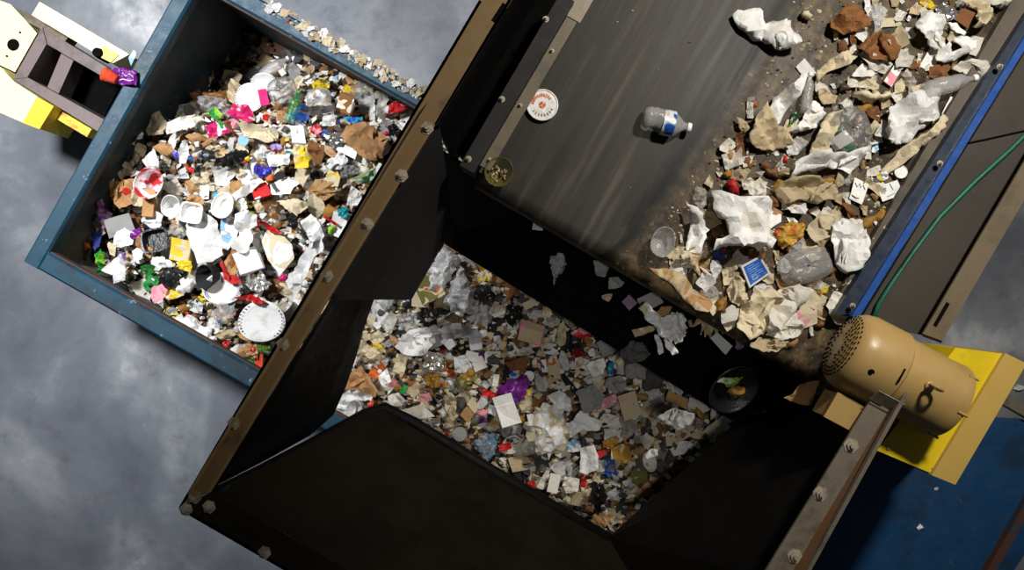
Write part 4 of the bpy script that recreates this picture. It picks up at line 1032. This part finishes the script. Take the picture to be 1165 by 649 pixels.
B;fruit_peel;lump;orangered;886,264,14,10,30;orange-red peel*
B;plastic_tray;clam;lightgrey;915,303,60,38,15;shiny clear clamshell*
B;paper_bag;cloth;white;943,257 955,250 976,252 983,270 981,288 975,305 957,312 945,292 940,275;white crumpled bag*
B;paper_towel;cloth;cream;914,262 930,243 947,246 946,268 935,283 920,274;cream towel fold*
B;paper_scrap;paper;white;906,240,22,9,-5;white flat scrap
B;card_piece;quad;white;972,202 988,210 980,233 966,226;white note card*
B;carton;quad;white;997,213 1020,205 1028,221 1003,230;white carton panel*
B;bottle_cap;lid;white;1024,196,15,15,0;round white cap*
B;food_wrapper;wrap;white+lightblue+yellow;1003,202,18,11,25;pale printed wrapper*
B;plastic_scrap;wrap;pink+pink+red;1013,253,18,14,10;pink scrap by the rail*
B;paper_scrap;paper;offwhite;1021,243,14,12,-40;off-white scrap on the rail
B;paper_strip;paper;cream;990,283,60,15,57;dirty cream strip along the skirt*
B;plastic_scrap;wrap;white+lightblue;995,170,11,7,35;tiny pale blue scrap*
B;paper_towel;cloth;cream;834,372 845,345 855,330 875,328 886,340 880,357 866,380 850,386;lower cream towel*
B;paper_towel;cloth;offwhite;869,352 885,330 905,324 921,330 911,345 896,360 881,376 868,380;lower off-white towel*
B;paper_towel;cloth;offwhite;868,381 885,363 901,352 912,370 910,381 886,387;creased off-white towel*
B;card_piece;quad;cream+pink;905,357 912,342 928,346 930,368 912,375;pinkish card*
B;paper_napkin;paper;offwhite;937,348 946,331 960,336 955,350 968,356 956,371 945,366;ragged off-white napkin*
B;card_piece;quad;white+pink;957,332 969,330 977,342 966,350;pink-white card*
B;bread_piece;lump;brown;934,369,13,13,0;brown cube*
B;paper_towel;cloth;beige;846,392 860,384 880,385 896,389 882,399 862,399;beige towel at the belt end*
B;paper_napkin;cloth;cream;826,330 835,313 845,320 850,345 841,350 829,342;small cream napkin*
B;paper_bag;cloth;tan+beige;735,306 755,305 775,315 786,330 800,335 808,345 801,355 786,352 770,336 750,318;dirty tan paper*
B;food_crumb;lump;brown+ochre;820,346,15,20,0;brown nutty crumbs*
B;plastic_cup;cupf;lightgrey;750,277,30,26,0;crumpled clear cup*
B;paper_strip;cloth;cream;965,320,14,34,-35;cream scrap at the rail foot*
B;plastic_film;film;offwhite;1032,95,14,30,15;clear film sliver*
F;paper_napkin;bag;white;744,372 756,358 770,354 781,362 780,384 768,390 754,384@1.80;white fluttering napkin*
F;paper_strip;cloth;white+cream;724,350 734,344 748,358 758,368 750,376 736,366@1.8;cream strip with yellow tip*
F;plastic_fork;cloth;white;752,380 758,379 768,399 764,404 756,394@1.70;white plastic tine*
F;plastic_fork;cloth;white;744,382 750,381 755,402 749,404@1.69;second white tine*
F;paper_strip;paper;beige;718,376 746,370 748,375 722,384@1.66;thin beige strip*
F;paper_napkin;cloth;tan;742,362 752,350 764,350 760,360 748,370@1.74;tan napkin fold*
F;card_piece;quad;lightgrey;808,385 816,378 833,394 825,404@1.8;tumbling grey card*
F;paper_scrap;wrap;lavender+mauve;840,391,14,16,20@1.8;mauve scrap*
F;cardboard_piece;flat;grey;740,343,26,18,25@1.64;dark falling board*
F;paper_scrap;flat;mauve;716,344,13,14,40@1.62;mauve falling chip*
F;paper_scrap;paper;grey;683,306,26,18,-30@1.66;grey scrap below the roller*
F;paper_scrap;paper;grey;700,322,20,14,10@1.64;second grey scrap below the roller*
F;plastic_film;film;lightgrey;634,300,18,44,-8@1.6;hanging clear film*
F;paper_scrap;flat;lightgrey;612,258,13,9,-10@1.74;small pale chip under the roller*
F;paper_scrap;cloth;beige;690,338,14,9,0@1.6;dim beige scrap*
F;paper_strip;shred;beige;800,372,40,14,-15@1.95;beige shredded strip*
F;paper_sheet;cloth;darkgrey;720,400,36,28,20@1.4;dark limp sheet*
F;paper_sheet;cloth;grey;772,478,38,28,-25@1.62;blurry grey sheet on the slope*
F;paper_scrap;cloth;lightgrey;741,516,17,9,25@1.62;pale grey scrap on the slope*
F;carton;box;tan+white+purple;885,402,26,16,-20@1.95;tan and white carton*
F;plastic_bag;film;white+yellow+lightblue+red;912,394,34,20,25@2.05;colourful clear bag*
F;food_wrapper;wrap;orange+yellow;928,384,12,10,0@2.06;orange bit on the blue plate*
W;cardboard_piece;paper;tan;889,452 900,446 906,436 914,434 928,432 926,444 921,460 908,460@2.25;torn tan cardboard*
L;paper_scrap;paper;white;1158,441,12,8,0;white scrap beyond the yellow guard*
W;paper_scrap;paper;white;1046,600,9,8,0@1.40;white scrap on the blue deck*
W;paper_scrap;paper;lightgrey;1065,556,5,4,0@1.40;grey chip on the blue deck*
'''
for ln in HEROES.strip().split('\n'):
    if ln.strip(): hero(ln)

def special(parts, kind, loc, rot, label, cat):
    root = None
    for pn, m, mat, sm in parts:
        o = bpy.data.objects.new(pn or kind, m.mesh(pn or kind, mat, sm)); COL.objects.link(o)
        if root is None: o.location = loc; o.rotation_mode = 'QUATERNION'; o.rotation_quaternion = rot; root = o
        else: o.parent = root
    tag(root, label, cat); return root
from mathutils import Quaternion
QI = Quaternion((1, 0, 0, 0)); rnd = random.Random(4)
# printed lid
r = 18 * (CAMZ - BZ) / F
m1 = sh_disc(r, .012, rnd)[0][1]; d1 = MB(); d2 = MB(); d3 = MB(); zt = .0098
def mark(mb_, a, r0, r1, da):
    mb_.prism([Vector((math.cos(x) * q, math.sin(x) * q, zt)) for x, q in ((a - da, r0), (a + da, r0), (a + da, r1), (a - da, r1))], (0, 0, .0012))
for k in range(11): mark(d1, math.radians(40 + k * 13), r * .52, r * .72, .075)
for k in range(8): mark(d2, math.radians(215 + k * 17), r * .58, r * .74, .055)
for k in range(5): mark(d3, math.radians(72 * k + 20), r * .05, r * .24, .5)
special([(None, m1, trash_mat('white', 'plastic'), False), ('orange_lettering', d1, trash_mat('orange', 'plastic'), False), ('grey_lettering', d2, trash_mat('grey', 'plastic'), False), ('flower_mark', d3, trash_mat('orange', 'plastic'), False)],
        'tub_lid', BPL(617, 120, .012), QB, 'round white lid with orange ring print lying flat on the bare belt', 'lid')
# water bottle on the bare belt
k = (CAMZ - BZ) / F; ps = sh_bottle(56 * k, 14 * k, rnd, 'l')
yaw = math.radians(-12); rot = Quaternion((0, 0, 1), yaw) @ Quaternion((0, 1, 0), math.pi / 2)
special([(n_ if n_ != 'label_band' else 'label_band', m_, {None: trash_mat('lightgrey', 'film'), 'cap': trash_mat('white', 'plastic'), 'label_band': trash_mat('white+lightblue+blue', 'plastic')}[n_], s_) for n_, m_, s_, _ in ps],
        'water_bottle', BPL(731, 134, .045), QB @ rot, 'crushed clear water bottle with blue and white label on the bare belt', 'bottle')
# tumbler at the belt's corner
m2 = sh_cup(.07, .045, .062, rnd, .02)[0][1]; c2 = MB()
for q in range(40): 
    a = rnd.uniform(0, 6.28); rr0 = .036 * math.sqrt(rnd.random()); c = Vector((math.cos(a) * rr0, math.sin(a) * rr0, .008 + rnd.random() * .01)); c2.lathe([(-.004, .001), (0, .006), (.004, .001)], c, (rnd.random(), rnd.random(), 1), 5)
special([(None, m2, trash_mat('olive', 'film'), True), ('dregs', c2, M_CRUMB, False)], 'plastic_tumbler', P(568, 198, BZ + .012), QI, 'yellowish clear tumbler with dregs standing at the end corner of the belt', 'cup')
# blue printed card box
q = [BPL(843, 303, .05), BPL(865, 291, .06), BPL(877, 311, .05), BPL(853, 328, .045)]
m3 = MB(); m3.prism(q, (0, 0, -.02)); m4 = MB(); m5 = MB()
cen = sum(q, Vector()) / 4; ins = [cen + (p - cen) * .82 + Vector((0, 0, .0015)) for p in q]; m4.prism(ins, (0, 0, -.002))
def qa(u, v): return ins[0].lerp(ins[1], u).lerp(ins[3].lerp(ins[2], u), v) + Vector((0, 0, .0012))
for i in range(7): m5.prism([qa(.14, .1 + i * .12), qa(.86 if i % 3 else .6, .1 + i * .12), qa(.86 if i % 3 else .6, .13 + i * .12), qa(.14, .13 + i * .12)], (0, 0, -.001))
for a_ in ((.2, .62, .24, .9), (.42, .62, .46, .9), (.2, .86, .46, .9), (.2, .62, .46, .66)): m5.prism([qa(a_[0], a_[1]), qa(a_[2], a_[1]), qa(a_[2], a_[3]), qa(a_[0], a_[3])], (0, 0, -.001))
for mm in (m3, m4, m5): mm.v = [tuple(Vector(v) - cen) for v in mm.v]
special([(None, m3, trash_mat('white', 'paper'), False), ('blue_face', m4, trash_mat('blue', 'plastic'), False), ('print_lines', m5, trash_mat('lightblue', 'plastic'), False)], 'card_box', cen, QI, 'blue-faced white card box lying below the largest white towel on the belt', 'box')
# script strokes on the two white cards, seal on the tan bag
def strokes(owner, pts, col, name='handwriting'):
    d = next(x for x in MADE if x['desc'] == owner); o = d['o']; m = MB(); bpy.context.view_layer.update(); inv = o.matrix_world.inverted()
    for a in pts:
        w_ = []
        for x, y in a: 
            z = o.location.z + .03; p = P(x, y, z)
            hit, l, n_, i_ = o.ray_cast(inv @ Vector((0, 0, CAMZ)), (inv @ p - inv @ Vector((0, 0, CAMZ))).normalized())
            w_.append((l + Vector((0, 0, .001))) if hit else inv @ p)
        m.tube(w_, .0022, 5)
    s = bpy.data.objects.new(name, m.mesh(name, trash_mat(col, 'paper'))); COL.objects.link(s); s.parent = o
strokes('white note card', [[(973, 208), (975, 213), (978, 209), (979, 214), (982, 211), (984, 216)], [(969, 222), (973, 225), (977, 226)]], 'darkgrey')
strokes('white carton panel', [[(1005, 212), (1008, 217), (1006, 221)], [(1012, 209), (1016, 216)], [(1009, 224), (1018, 220)]], 'lightblue')
strokes('printed white cone', [[(555, 403), (566, 403)], [(556, 407), (560, 409), (565, 406)], [(555, 411), (564, 414)]], 'black', 'print')
strokes('white printed page', [[(255, 244.5), (273, 253)], [(253, 262), (262, 266)], [(252, 268), (260, 272)]], 'grey', 'print')
d_ = next(x for x in MADE if x['desc'] == 'tan bag with red seal'); bpy.context.view_layer.update()
o_ = d_['o']; inv = o_.matrix_world.inverted(); p_ = P(144, 218, o_.location.z + .02); hit, l_, n_, i_ = o_.ray_cast(inv @ Vector((0, 0, CAMZ)), (inv @ p_ - inv @ Vector((0, 0, CAMZ))).normalized())
ms_ = MB(); ms_.lathe([(-.004, .024), (.004, .024)], l_, n_ if n_.z > 0 else -n_, 16); s_ = bpy.data.objects.new('red_seal', ms_.mesh('red_seal', trash_mat('red', 'paper'))); COL.objects.link(s_); s_.parent = o_
# tilted dark bowl of scraps falling into the hopper
m6 = sh_cup(.05, .075, .12, rnd, .05)[0][1]; f1 = sheet(blob(.10, .06, rnd), 'paper', rnd)[0]; f2 = sheet(blob(.10, .06, rnd), 'lump', rnd)[0]; f3 = sheet(blob(.10, .07, rnd), 'wrap', rnd)[0]
for m_, o_ in ((f1, (-.05, .05, .02)), (f2, (.03, -.03, .01)), (f3, (.0, .03, .015))): m_.v = [(v[0] + o_[0], v[1] + o_[1], v[2] + o_[2]) for v in m_.v]
special([(None, m6, trash_mat('black', 'plastic'), True), ('white_scrap', f1, trash_mat('offwhite', 'paper'), False), ('orange_food', f2, trash_mat('ochre', 'food'), True), ('green_food', f3, trash_mat('lime+olive', 'food'), False)],
        'plastic_bowl', P(830, 438, 1.86), Quaternion((1, .4, 0), .5), 'dark bowl with green and orange food scraps tumbling into the hopper', 'bowl')
# purple wrapper and red cup caught on the rail
rw = random.Random(11); k = (CAMZ - RIM) / F
mw = sheet([((x - 142) * k, -(y - 88) * k) for x, y in ((128, 77), (140, 78), (158, 82), (157, 98), (144, 97), (130, 95))], 'wrap', rw, 10)[0]; ml = MB()
special([(None, mw, trash_mat('purple', 'plastic'), False)], 'snack_wrapper', P(142, 88, RIM + .012), QI, 'shiny purple snack wrapper caught on the corner rail of the blue container', 'wrapper')
strk = bpy.data.objects[[o.name for o in bpy.data.objects if o.name.startswith('snack_wrapper')][0]]
bpy.context.view_layer.update(); MADE.append(dict(o=strk, zone='R', x=142, y=88, r=14, w=28, h=20, desc='purple rail wrapper', land=False, kind='snack_wrapper', poly=None, done=True))
strokes('purple rail wrapper', [[(136, 86), (140, 83), (143, 87), (147, 84), (151, 87)], [(134, 92), (140, 90), (147, 92), (152, 91)]], 'white', 'lettering')
mc3 = sh_cup(.075, .026, .036, rw, .06)[0][1]
special([(None, mc3, trash_mat('orangered', 'paper'), True)], 'paper_cup', P(133, 91, RIM + .035), Quaternion((0, 0, 1), math.radians(155)) @ Quaternion((0, 1, 0), math.pi / 2), 'small orange-red cup lying on its side beside the purple wrapper on the rail', 'cup')
mp_ = MB(); mp_.prism([P(x, y, RIM + .004) for x, y in ((146, 66), (152, 57), (156, 60), (149, 75))], (0, 0, -.003))
special([(None, mp_, trash_mat('white+lightblue', 'paper'), False)], 'sticker', (0, 0, 0), QI, 'pale blue sticker stuck to the container rail above the purple wrapper', 'sticker')

# ------------------------------------------------------------------ litter: the pieces between them
C_POLY = [(258, 40), (300, 38), (350, 68), (430, 110), (480, 138), (470, 160), (300, 428), (255, 407), (180, 360), (112, 308), (96, 272), (104, 200), (140, 150), (170, 122), (205, 105), (228, 82)]
B_POLY = [(760, 300), (800, 215), (850, 120), (935, 60), (960, 0), (1130, 0), (1100, 110), (1000, 300), (960, 345), (900, 395), (830, 372)]
H_POLY = [(512, 264), (560, 298), (640, 345), (720, 390), (780, 428), (836, 486), (735, 530), (697, 614), (560, 545), (440, 468), (375, 482), (388, 425), (410, 345), (466, 338)]
PROTO = {}
def proto(style, i):
    if (style, i) not in PROTO:
        r_ = random.Random(hash_(style) + i * 31)
        if style == 'strip': m, sm = sheet(blob(1, .32, r_, 'quad'), 'paper', r_, 9)
        elif style == 'flat': m, sm = sheet(blob(1, r_.uniform(.5, .9), r_, 'quad'), 'flat', r_, 5)
        elif style == 'cup': m = sh_cup(.9, .36, .5, r_, .14)[0][1]; sm = True
        elif style == 'box': m = sh_box(1, .7, .45, r_)[0][1]; sm = False
        else: m, sm = sheet(blob(1, r_.uniform(.6, .95), r_), style, r_, 7)
        PROTO[(style, i)] = m.mesh('litter_shape', trash_mat('white'), sm)
        if style == 'cloth': PROTO[(style, i)].set_sharp_from_angle(angle=math.radians(24))
    return PROTO[(style, i)]
def hash_(s): return sum(ord(c) * (k + 3) for k, c in enumerate(s))
FILL = {'C': [('paper_scrap', 'paper', 26), ('paper_napkin', 'cloth', 16), ('plastic_bag', 'bag', 9), ('plastic_film', 'film', 8), ('food_wrapper', 'wrap', 12), ('card_piece', 'flat', 10), ('paper_strip', 'strip', 8), ('carton', 'box', 4), ('paper_cup', 'cup', 3), ('food_scrap', 'lump', 4)],
        'H': [('paper_scrap', 'paper', 26), ('paper_napkin', 'cloth', 12), ('plastic_bag', 'bag', 10), ('plastic_film', 'film', 16), ('food_wrapper', 'wrap', 14), ('card_piece', 'flat', 5), ('paper_strip', 'strip', 10), ('carton', 'box', 3), ('paper_cup', 'cup', 2), ('food_scrap', 'lump', 4)]}
FILL['B'] = [('paper_scrap', 'paper', 20), ('paper_napkin', 'cloth', 26), ('plastic_film', 'film', 6), ('food_wrapper', 'wrap', 4), ('card_piece', 'flat', 4), ('paper_strip', 'strip', 10), ('food_scrap', 'lump', 12)]
PALS = {'C': [('white', 34), ('offwhite', 20), ('cream', 14), ('lightgrey', 8), ('grey', 5), ('kraft', 7), ('brown', 4), ('black', 4)],
        'D': [('brown', 18), ('darkbrown', 22), ('grey', 10), ('beige', 12), ('darkgrey', 16), ('black', 10), ('offwhite', 8), ('tan', 8)],  # far-wall litter: brown pieces, plus shade there put into the tones
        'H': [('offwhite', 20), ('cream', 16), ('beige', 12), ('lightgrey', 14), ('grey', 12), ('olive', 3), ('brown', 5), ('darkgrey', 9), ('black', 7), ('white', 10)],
        'wrap': [('red', 3), ('white', 16), ('blue', 1.5), ('yellow', 1.5), ('green', 1), ('pink', 1.5), ('orange', 1), ('purple', .7), ('kraft', 4), ('lightgrey', 9), ('darkred', 1.5), ('ochre', 2), ('black', 4), ('cream', 8)],
        'B': [('white', 18), ('offwhite', 22), ('cream', 22), ('beige', 13), ('tan', 4), ('brown', 5)],
        'food': [('tan', 5), ('brown', 5), ('ochre', 4), ('orange', 1)]}
ADJ = dict(paper='crumpled', cloth='limp', bag='puffy', film='clear', wrap='creased', flat='flat', strip='curled', box='dented', cup='crushed', lump='soft')
NOUN = dict(paper_scrap='paper scrap', paper_napkin='napkin', plastic_bag='plastic bag', plastic_film='plastic film', food_wrapper='wrapper', card_piece='card piece', paper_strip='paper strip', carton='carton', paper_cup='cup', food_scrap='food scrap')
CW_ = dict(lightgrey='light grey', offwhite='off-white', darkgrey='dark grey', darkbrown='dark brown', darkred='dark red', kraft='tan')
def pick(r_, items):
    t_ = r_.uniform(0, sum(i[-1] for i in items))
    for i in items:
        t_ -= i[-1]
        if t_ <= 0: return i
    return items[-1]
def fill(zone, poly, step, lo, hi, seed, lift, avoid):
    r_ = random.Random(seed); xs = [p[0] for p in poly]; ys = [p[1] for p in poly]; y = min(ys)
    while y < max(ys):
        x = min(xs)
        while x < max(xs):
            q = (x + r_.uniform(-.45, .45) * step, y + r_.uniform(-.45, .45) * step); x += step
            if not in_poly(q, poly): continue
            if any(d['zone'] in (zone, 'F') and ((q[0] - d['x']) / (d['w'] * avoid + 2)) ** 2 + ((q[1] - d['y']) / (d['h'] * avoid + 2)) ** 2 < 1 for d in HM): continue
            kind, style, _ = pick(r_, FILL[zone])
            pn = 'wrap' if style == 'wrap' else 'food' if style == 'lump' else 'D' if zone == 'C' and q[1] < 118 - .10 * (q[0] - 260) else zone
            col = pick(r_, PALS[pn])[0]
            if style == 'film' and col in ('brown', 'black', 'kraft', 'darkbrown'): col = 'lightgrey'
            loc = onheap(q[0], q[1], r_.uniform(-.025, lift)) if zone != 'B' else BPL(q[0], q[1], .003 + r_.uniform(0, lift)); s = r_.uniform(lo, hi) * (CAMZ - loc.z) / F
            if style in ('cup', 'lump'): s *= .75
            me = proto(style, r_.randrange(6 if style not in ('cup', 'box') else 3)); mat = trash_mat(col, SURF.get(style, 'paper'))
            rot = tilt(r_, r_.uniform(0, 6.28), .03 if zone == "B" else (.62 if zone == "H" else .48) if style != 'cup' else 1.2)
            o = place([(None, me, mat)], kind, loc, rot, (s, s, s), zone, col, True)
            MADE.append(dict(o=o, zone=zone, x=q[0], y=q[1], r=s / 2, w=8, h=8, kind=kind, land=False, desc=None, adj=ADJ[style], col=CW_.get(col, col), noun=NOUN[kind]))
        y += step
HM = [d for d in MADE if d['desc']]
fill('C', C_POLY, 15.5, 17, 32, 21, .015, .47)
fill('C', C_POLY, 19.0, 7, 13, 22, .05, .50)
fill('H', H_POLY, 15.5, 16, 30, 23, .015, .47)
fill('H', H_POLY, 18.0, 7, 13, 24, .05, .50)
fill('B', B_POLY, 16.0, 14, 30, 25, .004, .36)
fill('B', B_POLY, 17.0, 5, 11, 26, .004, .48)

# heap body and the shreds nobody could count
mb = MB(); ns, nt_ = 120, 56; rg = random.Random(5)
vs = []
for i in range(ns + 1):
    for j in range(nt_ + 1):
        p = CP(.075 + (CL - .15) * i / ns, .075 + (CW - .15) * j / nt_, 0); z = heapz(p.x, p.y) - .03 + rg.uniform(-.012, .012); vs.append((p.x, p.y, z))
mb.add(vs, [[i * (nt_ + 1) + j, (i + 1) * (nt_ + 1) + j, (i + 1) * (nt_ + 1) + j + 1, i * (nt_ + 1) + j + 1] for i in range(ns) for j in range(nt_)], 0)
def shreds(poly, n, mi):
    xs = [p[0] for p in poly]; ys = [p[1] for p in poly]; c = 0
    while c < n:
        q = (rg.uniform(min(xs), max(xs)), rg.uniform(min(ys), max(ys)))
        if not in_poly(q, poly): continue
        c += 1; p = onheap(*q, rg.uniform(-.03, .02)); s = rg.uniform(.010, .034); k = rg.randint(3, 5); a0 = rg.uniform(0, 6.28)
        R = Quaternion((rg.uniform(-1, 1), rg.uniform(-1, 1), 0), rg.uniform(-.8, .8)); b = rg.uniform(.4, 1)
        loop = [p + R @ Vector((math.cos(a0 + 6.283 * i / k) * s, math.sin(a0 + 6.283 * i / k) * s * b, rg.uniform(-.3, .3) * s)) for i in range(k)]
        top = p + R @ Vector((0, 0, s * .5)); mb.add(loop + [top], [[i, (i + 1) % k, k] for i in range(k)], mi)
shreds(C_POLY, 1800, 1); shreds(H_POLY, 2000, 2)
mh, t, b, out = nt('heap_body'); vo_ = t.nodes.new('ShaderNodeTexVoronoi'); vo_.inputs['Scale'].default_value = 28; t.links.new(coords(t), vo_.inputs[0])
sp_ = t.nodes.new('ShaderNodeSeparateColor'); t.links.new(vo_.outputs['Color'], sp_.inputs[0])
t.links.new(ramp(t, pal(('darkbrown', 5), ('black', 4), ('beige', 4), ('brown', 3), ('darkgrey', 4), ('offwhite', 3), ('tan', 2)), sp_.outputs[0], True).outputs[0], b.inputs[0]); b.inputs['Roughness'].default_value = .9
tag(mb.build('shredded_litter', [mh, M_SHRED, M_SHREDH]), 'mass of small shredded litter filling the blue container between the larger pieces', 'litter', kind='stuff')

# crumbs on the muddy side of the belt, and on the container rail
mb = MB(); c = 0
BP = [(722, 300), (880, 60), (900, 0), (1140, 0), (1000, 310), (930, 390), (850, 380)]
while c < 900:
    q = (rg.uniform(700, 1150), rg.uniform(0, 390))
    if not in_poly(q, BP) and rg.random() > .012: continue
    if not in_poly(q, [(556, 205), (690, 0), (1150, 0), (1000, 310), (940, 400)]): continue
    c += 1; s = rg.uniform(.003, .011); p = BPL(*q, .002); k = 5; a0 = rg.uniform(0, 6)
    mb.add([p + Vector((math.cos(a0 + 1.2566 * i) * s * rg.uniform(.6, 1.2), math.sin(a0 + 1.2566 * i) * s * rg.uniform(.5, 1), 0)) for i in range(k)] + [p + Vector((0, 0, s * .7))], [[i, (i + 1) % k, k] for i in range(k)])
tag(mb.build('belt_crumbs', M_CRUMB), 'scattered food crumbs stuck to the muddy side of the belt', 'crumbs', kind='stuff')
mb = MB(); RA, RB = Vector((290, -4)), Vector((486, 111)); rail = []
for _ in range(420):
    u = 1 - rg.random() ** 1.5 * .95; q = RA.lerp(RB, u); q = q + Vector((-.49, .87)) * (-rg.uniform(-1, 13) + 6.5) ; p = P(q.x, q.y, RIM + .002); s = rg.uniform(.004, .012); a0 = rg.uniform(0, 6)
    mb.add([p + Vector((math.cos(a0 + 1.2566 * i) * s, math.sin(a0 + 1.2566 * i) * s * .7, 0)) for i in range(5)] + [p + Vector((0, 0, s))], [[i, (i + 1) % 5, 5] for i in range(5)])
tag(mb.build('rail_crumbs', M_SHRED), 'fine litter crumbs strewn along the far rail of the blue container', 'crumbs', kind='stuff')
for k in range(54):
    u = .16 + .83 * (k + rg.uniform(-.4, .4)) / 54 if k > 6 else rg.uniform(.05, .5); u = min(max(u, .02), .985)
    q = RA.lerp(RB, u) + Vector((-.49, .87)) * rg.uniform(-5, 8); st_ = rg.choice(('paper', 'cloth', 'shred', 'paper', 'wrap')); col = rg.choice(('white', 'white', 'offwhite', 'cream', 'beige', 'white', 'cream', 'white', 'lightgrey', 'beige'))
    p = P(q.x, q.y, RIM + .006); s = rg.uniform(6, 14) * (CAMZ - RIM) / F
    o = place([(None, proto(st_, rg.randrange(6)), trash_mat(col))], 'paper_scrap', p, tilt(rg, rg.uniform(0, 6), .2), (s, s, s), None, col, True)
    rail.append((u, o, CW_.get(col, col)))
ORD = 'first second third fourth fifth sixth seventh eighth ninth tenth eleventh twelfth thirteenth fourteenth fifteenth sixteenth seventeenth eighteenth nineteenth'.split()
def ordinal(n):
    if n < 20: return ORD[n - 1]
    t_ = {2: 'twent', 3: 'thirt', 4: 'fort', 5: 'fift'}[n // 10]
    return t_ + 'ieth' if n % 10 == 0 else t_ + 'y-' + ORD[n % 10 - 1]
for n, (u, o, col) in enumerate(sorted(rail, key=lambda x: -x[0]), 1):
    tag(o, 'tiny %s scrap on the container rail, %s from the hopper flange' % (col, ordinal(n)), 'paper scrap', 'scraps strewn on the container rail')

# ------------------------------------------------------------------ labels
USED = set(); GROUPN = {'C': 'litter heaped in the blue container', 'H': 'litter heaped under the hopper', 'B': 'litter on the conveyor belt', 'F': 'litter falling off the conveyor', 'W': 'stray litter on machine plates', 'R': 'litter on the rail', 'L': 'litter on the floor'}
def between(d, head):
    ls = sorted((((x - d['x']) ** 2 + (y - d['y']) ** 2) ** .5, x, y, n_) for zn, x, y, n_ in LAND if zn == d['zone'] and not (x == d['x'] and y == d['y']))[:12]
    c = []
    for i, a in enumerate(ls):
        for b_ in ls[i + 1:]:
            l = max(1, ((a[1] - b_[1]) ** 2 + (a[2] - b_[2]) ** 2) ** .5); c.append(((a[0] + b_[0]) / l + (a[0] + b_[0]) / 90, a[3], b_[3]))
    for _, a, b_ in sorted(c):
        s = '%s between the %s and the %s' % (head, a, b_)
        if len(s.split()) <= 16 and s not in USED: return s
    return head + ' ' + ZONE[d['zone']]
seen = {}
for d in MADE:
    if d['land'] and d['desc']: seen[(d['zone'], d['desc'])] = seen.get((d['zone'], d['desc']), 0) + 1
for d in sorted(MADE, key=lambda d: not d['land']):
    if d.get('done'): continue
    if d['land']: s = d['desc'] + ' ' + ZONE[d['zone']]
    elif d['desc']: s = between(d, d['desc'])
    else: s = between(d, ' '.join(dict.fromkeys((d['adj'] + ' ' + d['col'] + ' ' + d['noun']).split())))
    USED.add(s); tag(d['o'], s, d['kind'].replace('_', ' '), GROUPN[d['zone']])
